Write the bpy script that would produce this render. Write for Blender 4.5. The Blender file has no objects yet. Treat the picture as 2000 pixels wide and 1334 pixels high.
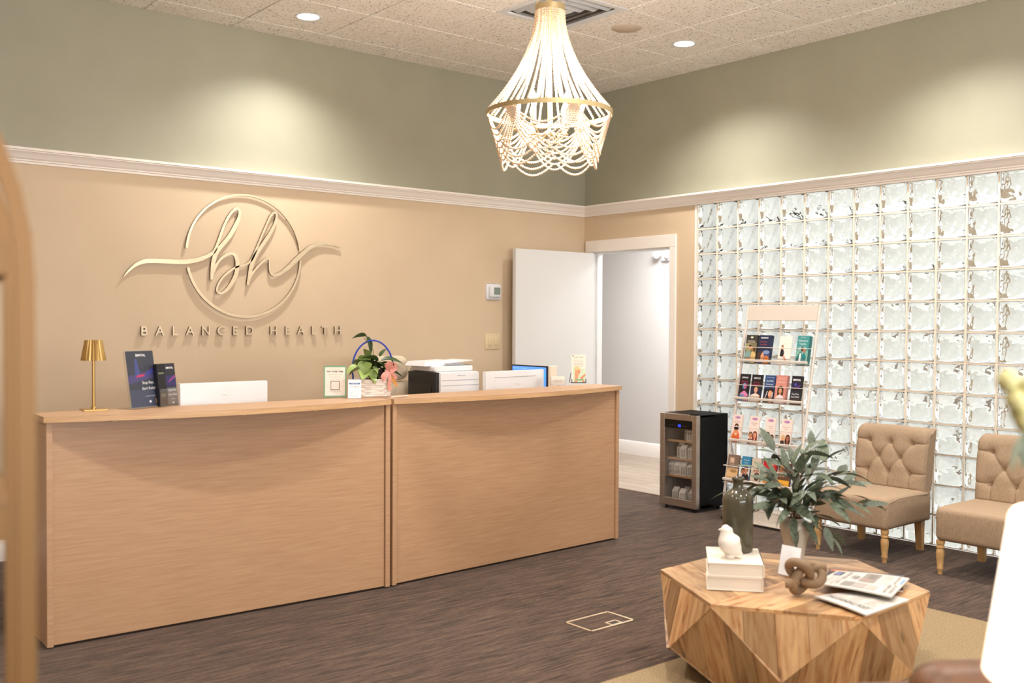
import bpy, bmesh, math, random
from mathutils import Vector, Matrix
PI = math.pi
random.seed(7)
C = bpy.context.scene.collection
SC = bpy.context.scene

# ------------------------------------------------------------------ camera, world, lights, exposure
def look(yaw, pitch, roll):
    f = Vector((math.cos(pitch)*math.sin(yaw), math.cos(pitch)*math.cos(yaw), math.sin(pitch)))
    r = Vector((math.cos(yaw), -math.sin(yaw), 0)); u = r.cross(f)
    c, s = math.cos(roll), math.sin(roll)
    r2 = c*r + s*u; u2 = -s*r + c*u
    return r2, u2, f
cam_d = bpy.data.cameras.new('camera'); cam = bpy.data.objects.new('camera', cam_d); C.objects.link(cam)
_r, _u, _f = look(0.69256, -0.02068, 0.00472)
cam.matrix_world = Matrix(((_r.x, _u.x, -_f.x, -6.40987), (_r.y, _u.y, -_f.y, -6.69025), (_r.z, _u.z, -_f.z, 1.4818), (0, 0, 0, 1)))
cam_d.sensor_width = 36; cam_d.sensor_fit = 'HORIZONTAL'; cam_d.lens = 1963.67/2000*36
cam_d.clip_start = 0.05; cam_d.clip_end = 200
cam_d.dof.use_dof = True; cam_d.dof.focus_distance = 6.6; cam_d.dof.aperture_fstop = 2.3
SC.camera = cam
SC.view_settings.view_transform = 'Standard'; SC.view_settings.look = 'None'
SC.view_settings.gamma = 1; SC.view_settings.use_curve_mapping = False
SC.view_settings.exposure = 0.12
SC.cycles.max_bounces = 12; SC.cycles.transmission_bounces = 12; SC.cycles.diffuse_bounces = 4
SC.cycles.transparent_max_bounces = 12; SC.cycles.sample_clamp_indirect = 4; SC.cycles.blur_glossy = 1.0
W = bpy.data.worlds.new('sky'); SC.world = W; W.use_nodes = True
W.node_tree.nodes['Background'].inputs[0].default_value = (0.96, 0.985, 1.0, 1)
W.node_tree.nodes['Background'].inputs[1].default_value = 1.75
WARM = (1.0, 0.96, 0.91)
DOWN = [(-3.117, -0.553), (-0.69, -1.765), (-0.69, -3.585), (-0.69, -5.405), (-4.94, -2.98), (-3.117, -3.585),
        (-3.117, -5.405), (-5.55, -5.405), (-7.37, -3.585), (-7.37, -0.553), (-5.55, -7.8), (-2.2, -7.8)]
def lamp(name, kind, loc, power, color, size=0.1, rot=None, **kw):
    d = bpy.data.lights.new(name, kind); d.energy = power; d.color = color
    if kind == 'AREA': d.size = size
    elif kind in ('SPOT', 'POINT'): d.shadow_soft_size = size
    for k, v in kw.items(): setattr(d, k, v)
    o = bpy.data.objects.new(name, d); C.objects.link(o); o.location = loc
    if rot: o.rotation_euler = rot
    return o
for i, (x, y) in enumerate(DOWN):
    lamp('downlight_beam', 'SPOT', (x, y, 3.505), 185 if x == -.69 else (205 if y == -2.98 or (x, y) == (-3.117, -3.585) else 155), WARM, 0.06, spot_size=math.radians(132), spot_blend=1.0)
lamp('added_fill_light', 'AREA', (-4.6, -9.42, 1.75), 430, (0.99, 0.98, 0.98), 4.4, rot=(math.radians(153), 0, 0), shape='RECTANGLE', size_y=1.9)  # added fill light in the unseen window, tilted up to brighten the ceiling
lamp('hall_light', 'AREA', (1.0, -0.2, 2.62), 78, (0.96, 0.98, 1.0), 0.5, size_y=0.5)

# ------------------------------------------------------------------ materials
def lin(c):
    return tuple((v/12.92 if v <= 0.04045 else ((v+0.055)/1.055)**2.4) for v in c)
def hx(h):
    h = h.lstrip('#'); return lin(tuple(int(h[i:i+2], 16)/255 for i in (0, 2, 4))) + (1,)
MATS = {}
def mat(name, col, rough=0.5, metal=0.0, emit=None, estr=0, spec=0.5, **kw):
    if name in MATS: return MATS[name]
    m = bpy.data.materials.new(name); m.use_nodes = True; MATS[name] = m
    b = m.node_tree.nodes['Principled BSDF']
    b.inputs['Base Color'].default_value = hx(col); b.inputs['Roughness'].default_value = rough
    b.inputs['Metallic'].default_value = metal; b.inputs['Specular IOR Level'].default_value = spec
    if emit: b.inputs['Emission Color'].default_value = hx(emit); b.inputs['Emission Strength'].default_value = estr
    for k, v in kw.items(): b.inputs[k.replace('_', ' ')].default_value = v
    return m
def nodes(m):
    nt = m.node_tree; return nt, nt.nodes['Principled BSDF'], nt.nodes.new, nt.links.new
def noise_mat(name, c1, c2, scale, detail=4, rough=0.6, stretch=(1, 1, 1), coord='Object', bump=0.0, bscale=None, lo=0.3, hi=0.7,
              metal=0, spec=0.5, c3=None, rnd=0.0, bdist=0.002, rot=(0, 0, 0), **kw):
    if name in MATS: return MATS[name]
    m = mat(name, c1, rough, metal, spec=spec, **kw); nt, b, N, L = nodes(m)
    tc = N('ShaderNodeTexCoord'); mp = N('ShaderNodeMapping'); mp.inputs['Scale'].default_value = stretch
    mp.inputs['Rotation'].default_value = rot
    L(tc.outputs[coord], mp.inputs[0])
    oi = N('ShaderNodeObjectInfo'); ml = N('ShaderNodeMath'); ml.operation = 'MULTIPLY'; ml.inputs[1].default_value = 37.0
    L(oi.outputs['Random'], ml.inputs[0]); L(ml.outputs[0], mp.inputs['Location'])
    n = N('ShaderNodeTexNoise'); n.inputs['Scale'].default_value = scale; n.inputs['Detail'].default_value = detail
    L(mp.outputs[0], n.inputs['Vector'])
    r = N('ShaderNodeValToRGB'); r.color_ramp.elements[0].position = lo; r.color_ramp.elements[1].position = hi
    r.color_ramp.elements[0].color = hx(c1); r.color_ramp.elements[1].color = hx(c2)
    if c3: e = r.color_ramp.elements.new((lo+hi)/2); e.color = hx(c3)
    L(n.outputs['Fac'], r.inputs[0]); out = r.outputs[0]
    if rnd:
        hs = N('ShaderNodeHueSaturation'); mr = N('ShaderNodeMapRange'); mr.inputs[3].default_value = 1-rnd; mr.inputs[4].default_value = 1+rnd
        L(oi.outputs['Random'], mr.inputs[0]); L(mr.outputs[0], hs.inputs['Value']); L(out, hs.inputs['Color']); out = hs.outputs[0]
    L(out, b.inputs['Base Color'])
    if bump:
        n2 = n
        if bscale:
            n2 = N('ShaderNodeTexNoise'); n2.inputs['Scale'].default_value = bscale; n2.inputs['Detail'].default_value = 3; L(mp.outputs[0], n2.inputs['Vector'])
        bp = N('ShaderNodeBump'); bp.inputs['Strength'].default_value = bump; bp.inputs['Distance'].default_value = bdist
        L(n2.outputs['Fac'], bp.inputs['Height']); L(bp.outputs[0], b.inputs['Normal'])
    return m
M_beige = noise_mat('beige_paint', '#D0BA9D', '#D4BEA1', 3, rough=0.55, bump=0.05, bscale=300)
M_green = noise_mat('sage_paint', '#9D9B88', '#A2A08D', 3, rough=0.5, bump=0.05, bscale=300)
M_trim = mat('white_trim', '#F3ECE5', 0.35)
M_door = mat('white_door', '#DBDBD9', 0.4)
M_hall = mat('grey_paint', '#CFCBC8', 0.6)
M_brass = noise_mat('champagne_metal', '#E4D4B6', '#F0E2C8', 2, rough=0.36, stretch=(1, 1, 40), metal=.7)
M_gold = mat('brushed_gold', '#C4A268', 0.32, 1)
M_goldm = mat('gold_paint', '#BCA67C', 0.42, 0.5)
M_goldsh = mat('antique_gold', '#866339', 0.5, 0.3)
M_bronze = mat('sign_edge', '#6E5236', 0.5, 0.5)
M_black = mat('black_metal', '#0B0A0A', 0.35)
M_blackm = mat('black_plastic', '#15151A', 0.45)
M_white = mat('white_plastic', '#E2E2E4', 0.35)
M_steel = noise_mat('brushed_steel', '#A8988A', '#B9AA9C', 4, rough=0.34, stretch=(1, 1, 60), metal=0.85)
M_ghost = mat('grey_line', '#8A8886', 0.5)
M_lam = noise_mat('wood_laminate', '#AD8666', '#BE9A78', 5, detail=6, rough=0.42, stretch=(1.2, 14, 26), bump=0.06, bdist=0.001, lo=0.25, hi=0.75)
M_edge = noise_mat('edge_band', '#B88F64', '#D2AC82', 6, detail=5, rough=0.4, stretch=(0.6, 6, 60), lo=0.3, hi=0.7)
M_ply = M_edge
M_dark = mat('dark_brown_base', '#2A1C12', 0.9)  # plain dark brown for desk plinths, table base plate and core
M_acry = mat('clear_acrylic', '#FFFFFF', 0.03, Transmission_Weight=1.0, IOR=1.45)
M_glass = mat('block_glass', '#FDFFFE', 0.0, Transmission_Weight=1.0, IOR=1.5)
M_mortar = mat('mortar', '#F3E6D3', 0.8)
M_soil = noise_mat('soil', '#1B120C', '#3A281A', 60, rough=0.95, bump=0.8)

def carpet():
    m = noise_mat('carpet_pile', '#281B13', '#5F4A3C', 9, detail=5, rough=0.95, stretch=(.7, 11, 1), coord='Object', bump=0.6, bscale=26, lo=0.32, hi=0.7, spec=0.1, bdist=0.004)
    nt, b, N, L = nodes(m)
    src = b.inputs['Base Color'].links[0].from_socket
    tc = N('ShaderNodeTexCoord'); mp = N('ShaderNodeMapping'); mp.inputs['Scale'].default_value = (3, 30, 1); L(tc.outputs['Object'], mp.inputs[0])
    n = N('ShaderNodeTexNoise'); n.inputs['Scale'].default_value = 12; n.inputs['Detail'].default_value = 3; L(mp.outputs[0], n.inputs['Vector'])
    mr = N('ShaderNodeMapRange'); mr.inputs[1].default_value = 0.3; mr.inputs[2].default_value = 0.7; mr.inputs[3].default_value = 0.50; mr.inputs[4].default_value = 1.5
    L(n.outputs['Fac'], mr.inputs[0])
    mx = N('ShaderNodeVectorMath'); mx.operation = 'SCALE'; L(src, mx.inputs[0]); L(mr.outputs[0], mx.inputs['Scale']); L(mx.outputs[0], b.inputs['Base Color'])
    b.inputs['Sheen Weight'].default_value = 0.15
    return m
M_carpet = carpet()
M_rug = noise_mat('rug_pile', '#7E6C50', '#A08C6E', 130, detail=3, rough=0.95, bump=0.8, spec=0.1, bdist=0.003)
def tile_mat():
    m = noise_mat('mineral_fibre', '#F3EBE1', '#FAF4EC', 9, rough=0.9, bump=0.5, bscale=110, spec=0.1, bdist=0.003)
    nt, b, N, L = nodes(m); src = b.inputs['Base Color'].links[0].from_socket
    tc = N('ShaderNodeTexCoord'); oi = N('ShaderNodeObjectInfo'); ad = N('ShaderNodeVectorMath'); L(tc.outputs['Object'], ad.inputs[0]); L(oi.outputs['Location'], ad.inputs[1])
    v = N('ShaderNodeTexNoise'); v.inputs['Scale'].default_value = 75; v.inputs['Detail'].default_value = 2; L(ad.outputs[0], v.inputs['Vector'])
    mr = N('ShaderNodeMapRange'); mr.inputs[1].default_value = 0.30; mr.inputs[2].default_value = 0.42; mr.inputs[3].default_value = 0.35; mr.inputs[4].default_value = 1.0
    L(v.outputs['Fac'], mr.inputs[0]); mx = N('ShaderNodeVectorMath'); mx.operation = 'SCALE'; L(src, mx.inputs[0]); L(mr.outputs[0], mx.inputs['Scale']); L(mx.outputs[0], b.inputs['Base Color'])
    return m
M_tile = tile_mat()
M_fab = noise_mat('linen_weave', '#967F68', '#B19B82', 9, detail=5, rough=0.9, stretch=(34, 34, 5), bump=0.25, bscale=None, lo=0.3, hi=0.75, spec=0.2, bdist=0.001)
M_leg = noise_mat('turned_oak', '#B38A56', '#C9A26C', 8, rough=0.5, stretch=(6, 6, 1))
M_leaf = noise_mat('eucalyptus_leaf', '#343D2E', '#646F58', 14, rough=0.55, rnd=0.35)
M_leaf2 = noise_mat('pothos_leaf', '#5E7A35', '#A9BE6C', 40, rough=0.45, rnd=0.3)
M_leaf3 = noise_mat('dark_leaf', '#26381C', '#4A6233', 30, rough=0.45, rnd=0.3)
M_stem = mat('stem', '#6A4A34', 0.7)
M_ceram = mat('white_ceramic', '#DDD6CC', 0.5)
M_book = mat('cream_cloth', '#D9CFBF', 0.8)
M_page = noise_mat('page_block', '#CFC5B6', '#DAD1C3', 3, stretch=(1, 1, 300), rough=0.9)
M_glaze = noise_mat('olive_glaze', '#3B382C', '#5A5542', 6, rough=0.09, lo=0.35, hi=0.7)
M_vase = noise_mat('smoked_glass', '#B5AB98', '#DDD6C8', 7, rough=0.25, stretch=(3, 3, 1), lo=0.3, hi=0.7, Transmission_Weight=0.15)
M_knot = noise_mat('pale_wood', '#715A42', '#8C7154', 8, rough=0.7, stretch=(1, 1, 4))
M_leather = noise_mat('brown_leather', '#5A3A22', '#6E482C', 30, rough=0.45, bump=0.2, bscale=200)
M_news = mat('newsprint', '#C6C0B8', 0.9)
M_cream = noise_mat('cream_upholstery', '#BBAD96', '#C8BAA3', 30, rough=0.9, bump=0.3, bscale=300)
def P_(h):
    return mat('print_' + h.lstrip('#'), h, 0.45)

# ------------------------------------------------------------------ mesh builder
class B:
    def __init__(s): s.v = []; s.f = []; s.mi = []; s.m = []; s.cur = 0; s.uv = []
    def use(s, m):
        if m not in s.m: s.m.append(m)
        s.cur = s.m.index(m); return s
    def add(s, vs, fs, uvs=None):
        o = len(s.v); s.v += [tuple(x) for x in vs]
        for i, f in enumerate(fs):
            s.f.append(tuple(o+j for j in f)); s.mi.append(s.cur); s.uv.append(uvs[i] if uvs else None)
        return s
    def box(s, x0, x1, y0, y1, z0, z1):
        vs = [(x, y, z) for z in (z0, z1) for y in (y0, y1) for x in (x0, x1)]
        return s.add(vs, [(0, 2, 3, 1), (4, 5, 7, 6), (0, 1, 5, 4), (2, 6, 7, 3), (1, 3, 7, 5), (0, 4, 6, 2)])
    def rbox(s, x0, x1, y0, y1, z0, z1, r=0.01, seg=2, mtx=None):
        bm = bmesh.new(); bmesh.ops.create_cube(bm, size=1)
        for v in bm.verts: v.co = Vector(((x0+x1)/2+v.co.x*(x1-x0), (y0+y1)/2+v.co.y*(y1-y0), (z0+z1)/2+v.co.z*(z1-z0)))
        bmesh.ops.bevel(bm, geom=bm.edges[:]+bm.verts[:], offset=r, segments=seg, profile=0.5, affect='EDGES')
        if mtx: bm.transform(mtx)
        bm.verts.index_update(); s.add([v.co[:] for v in bm.verts], [tuple(v.index for v in f.verts) for f in bm.faces]); bm.free(); return s
    def lathe(s, prof, n=24, c=(0, 0, 0), cap=True):
        vs = []; fs = []
        for r, z in prof:
            for i in range(n):
                a = 2*PI*i/n; vs.append((c[0]+r*math.cos(a), c[1]+r*math.sin(a), c[2]+z))
        for k in range(len(prof)-1):
            for i in range(n):
                j = (i+1) % n; fs.append((k*n+i, k*n+j, (k+1)*n+j, (k+1)*n+i))
        if cap:
            if prof[0][0] > 1e-5: fs.append(tuple(reversed(range(n))))
            if prof[-1][0] > 1e-5: fs.append(tuple((len(prof)-1)*n+i for i in range(n)))
        return s.add(vs, fs)
    def tube(s, pts, r, n=8, closed=False, rr=None, cap=True):
        pts = [Vector(p) for p in pts]; K = len(pts); vs = []; fs = []; up = None
        for i, p in enumerate(pts):
            a = pts[(i-1) % K] if (closed or i > 0) else p; b = pts[(i+1) % K] if (closed or i < K-1) else p
            t = (b-a).normalized()
            if up is None: up = t.orthogonal().normalized()
            up = (up - t*up.dot(t)).normalized(); w = t.cross(up)
            R = rr[i] if rr else r
            for j in range(n):
                g = 2*PI*j/n; vs.append(p+(up*math.cos(g)+w*math.sin(g))*R)
        for i in range(K if closed else K-1):
            q = (i+1) % K
            for j in range(n):
                k = (j+1) % n; fs.append((i*n+j, i*n+k, q*n+k, q*n+j))
        if not closed and cap: fs += [tuple(reversed(range(n))), tuple((K-1)*n+j for j in range(n))]
        return s.add(vs, fs)
    def prism(s, poly, z0, z1):
        n = len(poly); vs = [(x, y, z0) for x, y in poly]+[(x, y, z1) for x, y in poly]
        return s.add(vs, [tuple(reversed(range(n))), tuple(n+i for i in range(n))]+[(i, (i+1) % n, n+(i+1) % n, n+i) for i in range(n)])
    def sphere(s, c, r, u=12, v=8, sc=(1, 1, 1)):
        vs = [(c[0], c[1], c[2]-r*sc[2])]; fs = []
        for k in range(1, v):
            a = -PI/2+PI*k/v
            for i in range(u):
                g = 2*PI*i/u; vs.append((c[0]+r*sc[0]*math.cos(a)*math.cos(g), c[1]+r*sc[1]*math.cos(a)*math.sin(g), c[2]+r*sc[2]*math.sin(a)))
        vs.append((c[0], c[1], c[2]+r*sc[2])); T = len(vs)-1
        for i in range(u):
            j = (i+1) % u; fs.append((0, 1+j, 1+i)); fs.append((T, 1+(v-2)*u+i, 1+(v-2)*u+j))
            for k in range(v-2): fs.append((1+k*u+i, 1+k*u+j, 1+(k+1)*u+j, 1+(k+1)*u+i))
        return s.add(vs, fs)
    def xf(s, m, start=0):
        for i in range(start, len(s.v)): s.v[i] = tuple(m @ Vector(s.v[i]))
        return s
    def mesh(s, name, smooth=None):
        me = bpy.data.meshes.new(name); me.from_pydata(s.v, [], s.f)
        for m in s.m: me.materials.append(m)
        me.polygons.foreach_set('material_index', s.mi)
        if any(s.uv):
            ul = me.uv_layers.new(name='UVMap')
            for p in me.polygons:
                q = s.uv[p.index]
                if q:
                    for li, c in zip(p.loop_indices, q): ul.data[li].uv = c
        if smooth is not None:
            me.polygons.foreach_set('use_smooth', [True]*len(me.polygons))
            if smooth < 180: me.set_sharp_from_angle(angle=math.radians(smooth))
        me.update(); return me
    def obj(s, name, m=None, parent=None, smooth=None, loc=(0, 0, 0), rot=(0, 0, 0)):
        if not s.m: s.m = [m or M_white]
        return link(name, s.mesh(name, smooth), parent, loc, rot)
def link(name, me, parent=None, loc=(0, 0, 0), rot=(0, 0, 0)):
    o = bpy.data.objects.new(name, me); C.objects.link(o); o.location = loc; o.rotation_euler = rot
    if parent: o.parent = parent
    return o
def tag(o, label, cat, group=None, kind=None):
    o['label'] = label
    if cat: o['category'] = cat
    if group: o['group'] = group
    if kind: o['kind'] = kind
    return o
def thing(name, label, cat, loc=(0, 0, 0), rz=0, group=None, rot=None):
    o = bpy.data.objects.new(name, None); C.objects.link(o); o.location = loc; o.rotation_euler = rot or (0, 0, rz)
    o.empty_display_size = 0.1
    return tag(o, label, cat, group)
def struct(o, label=None):
    o['kind'] = 'structure'
    if label: o['label'] = label
    return o
def dup(root, label=None, loc=None, rz=None):
    r = root.copy(); C.objects.link(r)
    if loc: r.location = loc
    if rz is not None: r.rotation_euler[2] = rz
    if label: r['label'] = label
    for ch in root.children:
        c = ch.copy(); C.objects.link(c); c.parent = r
        for g in ch.children:
            d = g.copy(); C.objects.link(d); d.parent = c
    return r
# ---- flat print: shapes on the local XZ plane facing -Y, later ones in front
_tc = {}
def text_geo(txt, off=0.0, ext=0.0, res=2):
    k = (txt, off, ext, res)
    if k in _tc: return _tc[k]
    cu = bpy.data.curves.new('t', 'FONT'); cu.body = txt; cu.size = 1; cu.offset = off; cu.extrude = ext; cu.resolution_u = res
    o = bpy.data.objects.new('t', cu); C.objects.link(o); bpy.context.view_layer.update()
    dg = bpy.context.evaluated_depsgraph_get(); me = bpy.data.meshes.new_from_object(o.evaluated_get(dg))
    vs = [v.co[:] for v in me.vertices]; fs = [tuple(p.vertices) for p in me.polygons]
    bpy.data.objects.remove(o); bpy.data.curves.remove(cu); bpy.data.meshes.remove(me)
    if vs:
        x0 = min(v[0] for v in vs); x1 = max(v[0] for v in vs)
    else: x0 = x1 = 0
    _tc[k] = (vs, fs, x0, x1); return _tc[k]
class Print(B):
    def __init__(s, y=-0.0004, lim=None): super().__init__(); s.y = y; s.k = 0; s.lim = lim
    def add(s, vs, fs, uvs=None):
        if s.lim: vs = [(min(max(v[0], 0), s.lim[0]), v[1], min(max(v[2], 0), s.lim[1])) for v in vs]
        return super().add(vs, fs, uvs)
    def _y(s): s.k += 1; return s.y - s.k*0.00012
    def rect(s, x0, x1, z0, z1, c):
        y = s._y(); s.use(P_(c)).add([(x0, y, z0), (x1, y, z0), (x1, y, z1), (x0, y, z1)], [(0, 1, 2, 3)]); return s
    def ell(s, cx, cz, rx, rz, c, n=14, a0=0, a1=2*PI):
        y = s._y(); s.use(P_(c)).add([(cx+rx*math.cos(a0+(a1-a0)*i/n), y, cz+rz*math.sin(a0+(a1-a0)*i/n)) for i in range(n)], [tuple(range(n))]); return s
    def poly(s, pts, c):
        y = s._y(); s.use(P_(c)).add([(a, y, b) for a, b in pts], [tuple(range(len(pts)))]); return s
    def text(s, txt, x, z, h, c, align='C', wmax=None, bold=0.0):
        vs, fs, x0, x1 = text_geo(txt, bold); k = h/0.7; w = (x1-x0)*k; kx = k
        if wmax and w > wmax: kx = k*wmax/w; w = wmax
        ox = x-w/2 if align == 'C' else (x if align == 'L' else x-w)
        y = s._y(); s.use(P_(c)).add([(ox+(a-x0)*kx, y, z+b*k) for a, b, _ in vs], fs); return s
    def ring(s, cx, cz, r, w, c, n=24, a0=0, a1=2*PI):
        y = s._y(); vs = []; fs = []
        for i in range(n+1):
            a = a0+(a1-a0)*i/n
            vs += [(cx+(r-w)*math.cos(a), y, cz+(r-w)*math.sin(a)), (cx+r*math.cos(a), y, cz+r*math.sin(a))]
            if i < n: fs.append((2*i, 2*i+1, 2*i+3, 2*i+2))
        s.use(P_(c)).add(vs, fs); return s

# ------------------------------------------------------------------ room shell
H = 3.527; G0 = 1.313; S = 0.2032; NC = 17; GE = G0+NC*S
DZ = 2.105; DY0, DY1 = -0.10, -1.042
b = B().use(M_carpet); b.box(-9, 0, -9.5, 0, -0.1, 0)
struct(b.obj('floor'), 'dark brown streaked loop carpet floor')
b = B(); b.use(M_beige).box(-9.1, 0.12, 0, 0.12, 0, 2.47); b.use(M_green).box(-9.1, 0.12, 0, 0.12, 2.47, 3.6)
struct(b.obj('wall_back'), 'back wall, beige below the moulding and sage green above')
b = B(); b.use(M_beige)
b.box(0, 0.12, DY0, 0, 0, 2.4384); b.box(0, 0.12, DY1, DY0, DZ, 2.4384); b.box(0, 0.12, -G0, DY1, 0, 2.4384)
b.box(0, 0.12, -9.5, -GE, 0, 2.4384); b.use(M_green).box(0, 0.12, -9.5, 0, 2.4384, 3.6)
struct(b.obj('wall_right'), 'right wall, beige around the doorway and sage green above the moulding')
struct(B().use(M_beige).box(-9.1, -9, -9.5, 0, 0, 3.6).obj('wall_left'))
b = B().use(M_beige); b.box(-9, -6.9, -9.6, -9.5, 0, 3.6); b.box(-2.3, 0, -9.6, -9.5, 0, 3.6); b.box(-6.9, -2.3, -9.6, -9.5, 0, .7); b.box(-6.9, -2.3, -9.6, -9.5, 2.75, 3.6)
struct(b.obj('wall_front'))
b = B().use(M_trim); b.box(-6.9, -2.3, -9.56, -9.5, .66, .72); b.box(-6.9, -2.3, -9.56, -9.5, 2.73, 2.79)
for x in (-6.93, -5.4, -3.86, -2.33): b.box(x, x+.06, -9.56, -9.5, .7, 2.75)
struct(b.obj('window_added'), 'unseen white framed window added behind the camera for fill light')  # unseen window, added as an opening for the fill light
# ceiling with tiles
ce = struct(B().use(mat('ceiling_void', '#4E443A', 0.95)).box(-9, 0, -9.5, 0, H+0.012, H+0.07).obj('ceiling'), 'suspended ceiling of speckled square tiles')
X0, Y0, TS = -0.9946+0.6065, -0.8558+0.6065, 0.6065
fx = {(round(-1.905, 3), -1.765)}
def tile_box(w, d):
    b = B().use(M_tile); e = 0.003
    vs = [(-w/2, -d/2, e), (w/2, -d/2, e), (w/2, d/2, e), (-w/2, d/2, e), (-w/2+e, -d/2+e, 0), (w/2-e, -d/2+e, 0), (w/2-e, d/2-e, 0), (-w/2+e, d/2-e, 0),
          (-w/2, -d/2, .016), (w/2, -d/2, .016), (w/2, d/2, .016), (-w/2, d/2, .016)]
    fs = [(4, 7, 6, 5)]+[(i, (i+1) % 4, 4+(i+1) % 4, 4+i)[::-1] for i in range(4)]+[(i, 8+i, 8+(i+1) % 4, (i+1) % 4)[::-1] for i in range(4)]+[(8, 9, 10, 11)]
    return b.add(vs, fs)
tmesh = tile_box(TS-0.009, TS-0.009).mesh('ceiling_tile')
tx = tile_box(0.388-0.005, TS-0.005).mesh('ceiling_tile'); ty = tile_box(TS-0.005, 0.2493-0.005).mesh('ceiling_tile'); txy = tile_box(0.383, 0.244).mesh('ceiling_tile')
for i in range(-1, 13):
    for j in range(-1, 13):
        cx = X0-TS*(i+0.5) if i >= 0 else X0/2; cy = Y0-TS*(j+0.5) if j >= 0 else Y0/2
        if abs(cx+1.905) < .2 and abs(cy+1.765) < .2: continue
        me = tmesh if (i >= 0 and j >= 0) else (tx if (i < 0 and j >= 0) else (ty if j < 0 and i >= 0 else txy))
        link('ceiling_tile', me, ce, (cx, cy, H-0.002))
# crown moulding profile (projection, z)
CP = [(0, 2.433), (.012, 2.433), (.012, 2.446), (.022, 2.449), (.022, 2.457), (.027, 2.460), (.034, 2.470), (.044, 2.486), (.057, 2.498), (.063, 2.501), (.063, 2.506), (.074, 2.509), (.074, 2.524), (0, 2.526)]
def sweep(prof, axis, a, bb, m, name, lab=None):
    b = B().use(m); n = len(prof)
    if axis == 'x': vs = [(a - 0*p, -p, z) for p, z in prof]+[(bb-p, -p, z) for p, z in prof]
    else: vs = [(-p, a-p, z) for p, z in prof]+[(-p, bb, z) for p, z in prof]
    fs = [(i, (i+1) % n, n+(i+1) % n, n+i) for i in range(n)]
    b.add(vs, fs); o = b.obj(name, smooth=35)
    bm = bmesh.new(); bm.from_mesh(o.data); bmesh.ops.recalc_face_normals(bm, faces=bm.faces); bm.to_mesh(o.data); bm.free()
    return struct(o, lab)
sweep(CP, 'x', -9, 0, M_trim, 'trim_1', 'white crown moulding across the back wall')
sweep(CP, 'y', 0, -9.5, M_trim, 'trim_2', 'white crown moulding above the glass blocks')
BP = [(0, 0), (.016, 0), (.016, .085), (.012, .095), (.010, .115), (.004, .125), (0, .127)]
sweep(BP, 'x', -9, 0, M_trim, 'baseboard_back', 'white baseboard along the back wall')
b = B().use(M_trim); b.box(-.016, 0, -G0+.02, DY1-.075, 0, .12)
struct(b.obj('baseboard_right'))
# doorway casing, jamb, leaf
b = B().use(M_trim)
for ya, yb in ((DY0, DY0+.07), (DY1-.07, DY1)): b.rbox(-.018, 0, ya, yb, 0, DZ, .003, 1)
b.rbox(-.018, 0, DY1-.07, DY0+.07, DZ, DZ+.105, .003, 1)
struct(b.obj('trim_3'), 'white casing around the doorway')
b = B().use(M_door)
b.box(-.002, .122, DY0-.012, DY0, 0, DZ); b.box(-.002, .122, DY1, DY1+.012, 0, DZ); b.box(-.002, .122, DY1+.012, DY0-.012, DZ-.012, DZ)
b.box(.04, .055, DY0-.03, DY0-.012, 0, DZ-.012); b.box(.04, .055, DY1+.012, DY1+.03, 0, DZ-.012)
struct(b.obj('trim_4'), 'white door jamb')
dr = bpy.data.objects.new('door_1', None); C.objects.link(dr); dr.location = (-.02, -.128, 0); struct(dr, 'plain white door leaf swung open against the back wall')
B().use(M_door).rbox(-.925, 0, -.022, .022, .012, 2.095, .002, 1).obj('door_leaf', parent=dr)
for z in (.25, 1.05, 1.85): B().use(M_steel).lathe([(.007, 0), (.007, .09)], 10, (.008, .0, z)).obj('hinge', parent=dr)
hn = B().use(M_steel).lathe([(.027, 0), (.027, .008), (.01, .01), (.01, .045)], 16); hn.xf(Matrix.Rotation(PI/2, 4, 'X')); hn.xf(Matrix.Translation((-.86, -.022, .96)))
hn.rbox(-.87, -.75, -.075, -.06, .95, .97, .004, 1); hn.obj('door_handle', parent=dr, smooth=40)
# hallway beyond
fl = struct(B().use(mat('plank_gap', '#8C7B6C', .8)).box(0, 3.6, -1.25, 3.5, -.1, -.006).obj('floor_hall'), 'pale wood plank floor of the hallway')
M_lvt = noise_mat('pale_plank', '#9A8878', '#B0A08F', 4, rough=.4, stretch=(12, 1.5, 1), rnd=.12)
pm = B().use(M_lvt).box(-.076, .076, -.608, .608, -.008, 0).mesh('floor_plank')
for i in range(12):
    for j in range(5): link('floor_plank', pm, fl, (.0775+i*.155, -1.25+.61+j*1.22-(i % 3)*.38+.35, 0))
HX = 1.762
struct(B().use(M_hall).box(HX, HX+.1, -1.25, 3.5, 0, 2.75).obj('wall_hall_right'), 'pale hallway wall seen through the doorway')
struct(B().use(M_hall).box(.12, HX, 3.5, 3.6, 0, 2.75).obj('wall_hall_back'))
b = B(); b.use(M_hall).box(.12, HX+.1, -1.28, -1.25, 0, 2.75); b.use(mat('bright_render', '#FAFAF8', .8)).box(.12, HX+.1, -1.31, -1.28, -.1, 3.6)
struct(b.obj('wall_hall_front'))
struct(B().use(M_hall).box(.12, .13, 0, 3.5, 0, 2.75).obj('wall_hall_left'))
struct(B().use(mat('hall_ceiling', '#DDD8D0', .8)).box(.12, HX+.1, -1.31, 3.6, 2.75, 2.85).obj('ceiling_hall'))
b = B().use(M_trim); n = len(BP)
b.add([(HX-p*1.2, -1.25, z*1.2) for p, z in BP]+[(HX-p*1.2, 3.5, z*1.2) for p, z in BP], [(i, (i+1) % n, n+(i+1) % n, n+i) for i in range(n)])
struct(b.obj('baseboard_hall', smooth=35), 'white baseboard of the hallway')
b = B().use(mat('threshold', '#8A7564', .5)).box(-.012, .02, DY1, DY0, -.002, .006); struct(b.obj('trim_5'), 'thin strip between carpet and plank floor')
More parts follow.
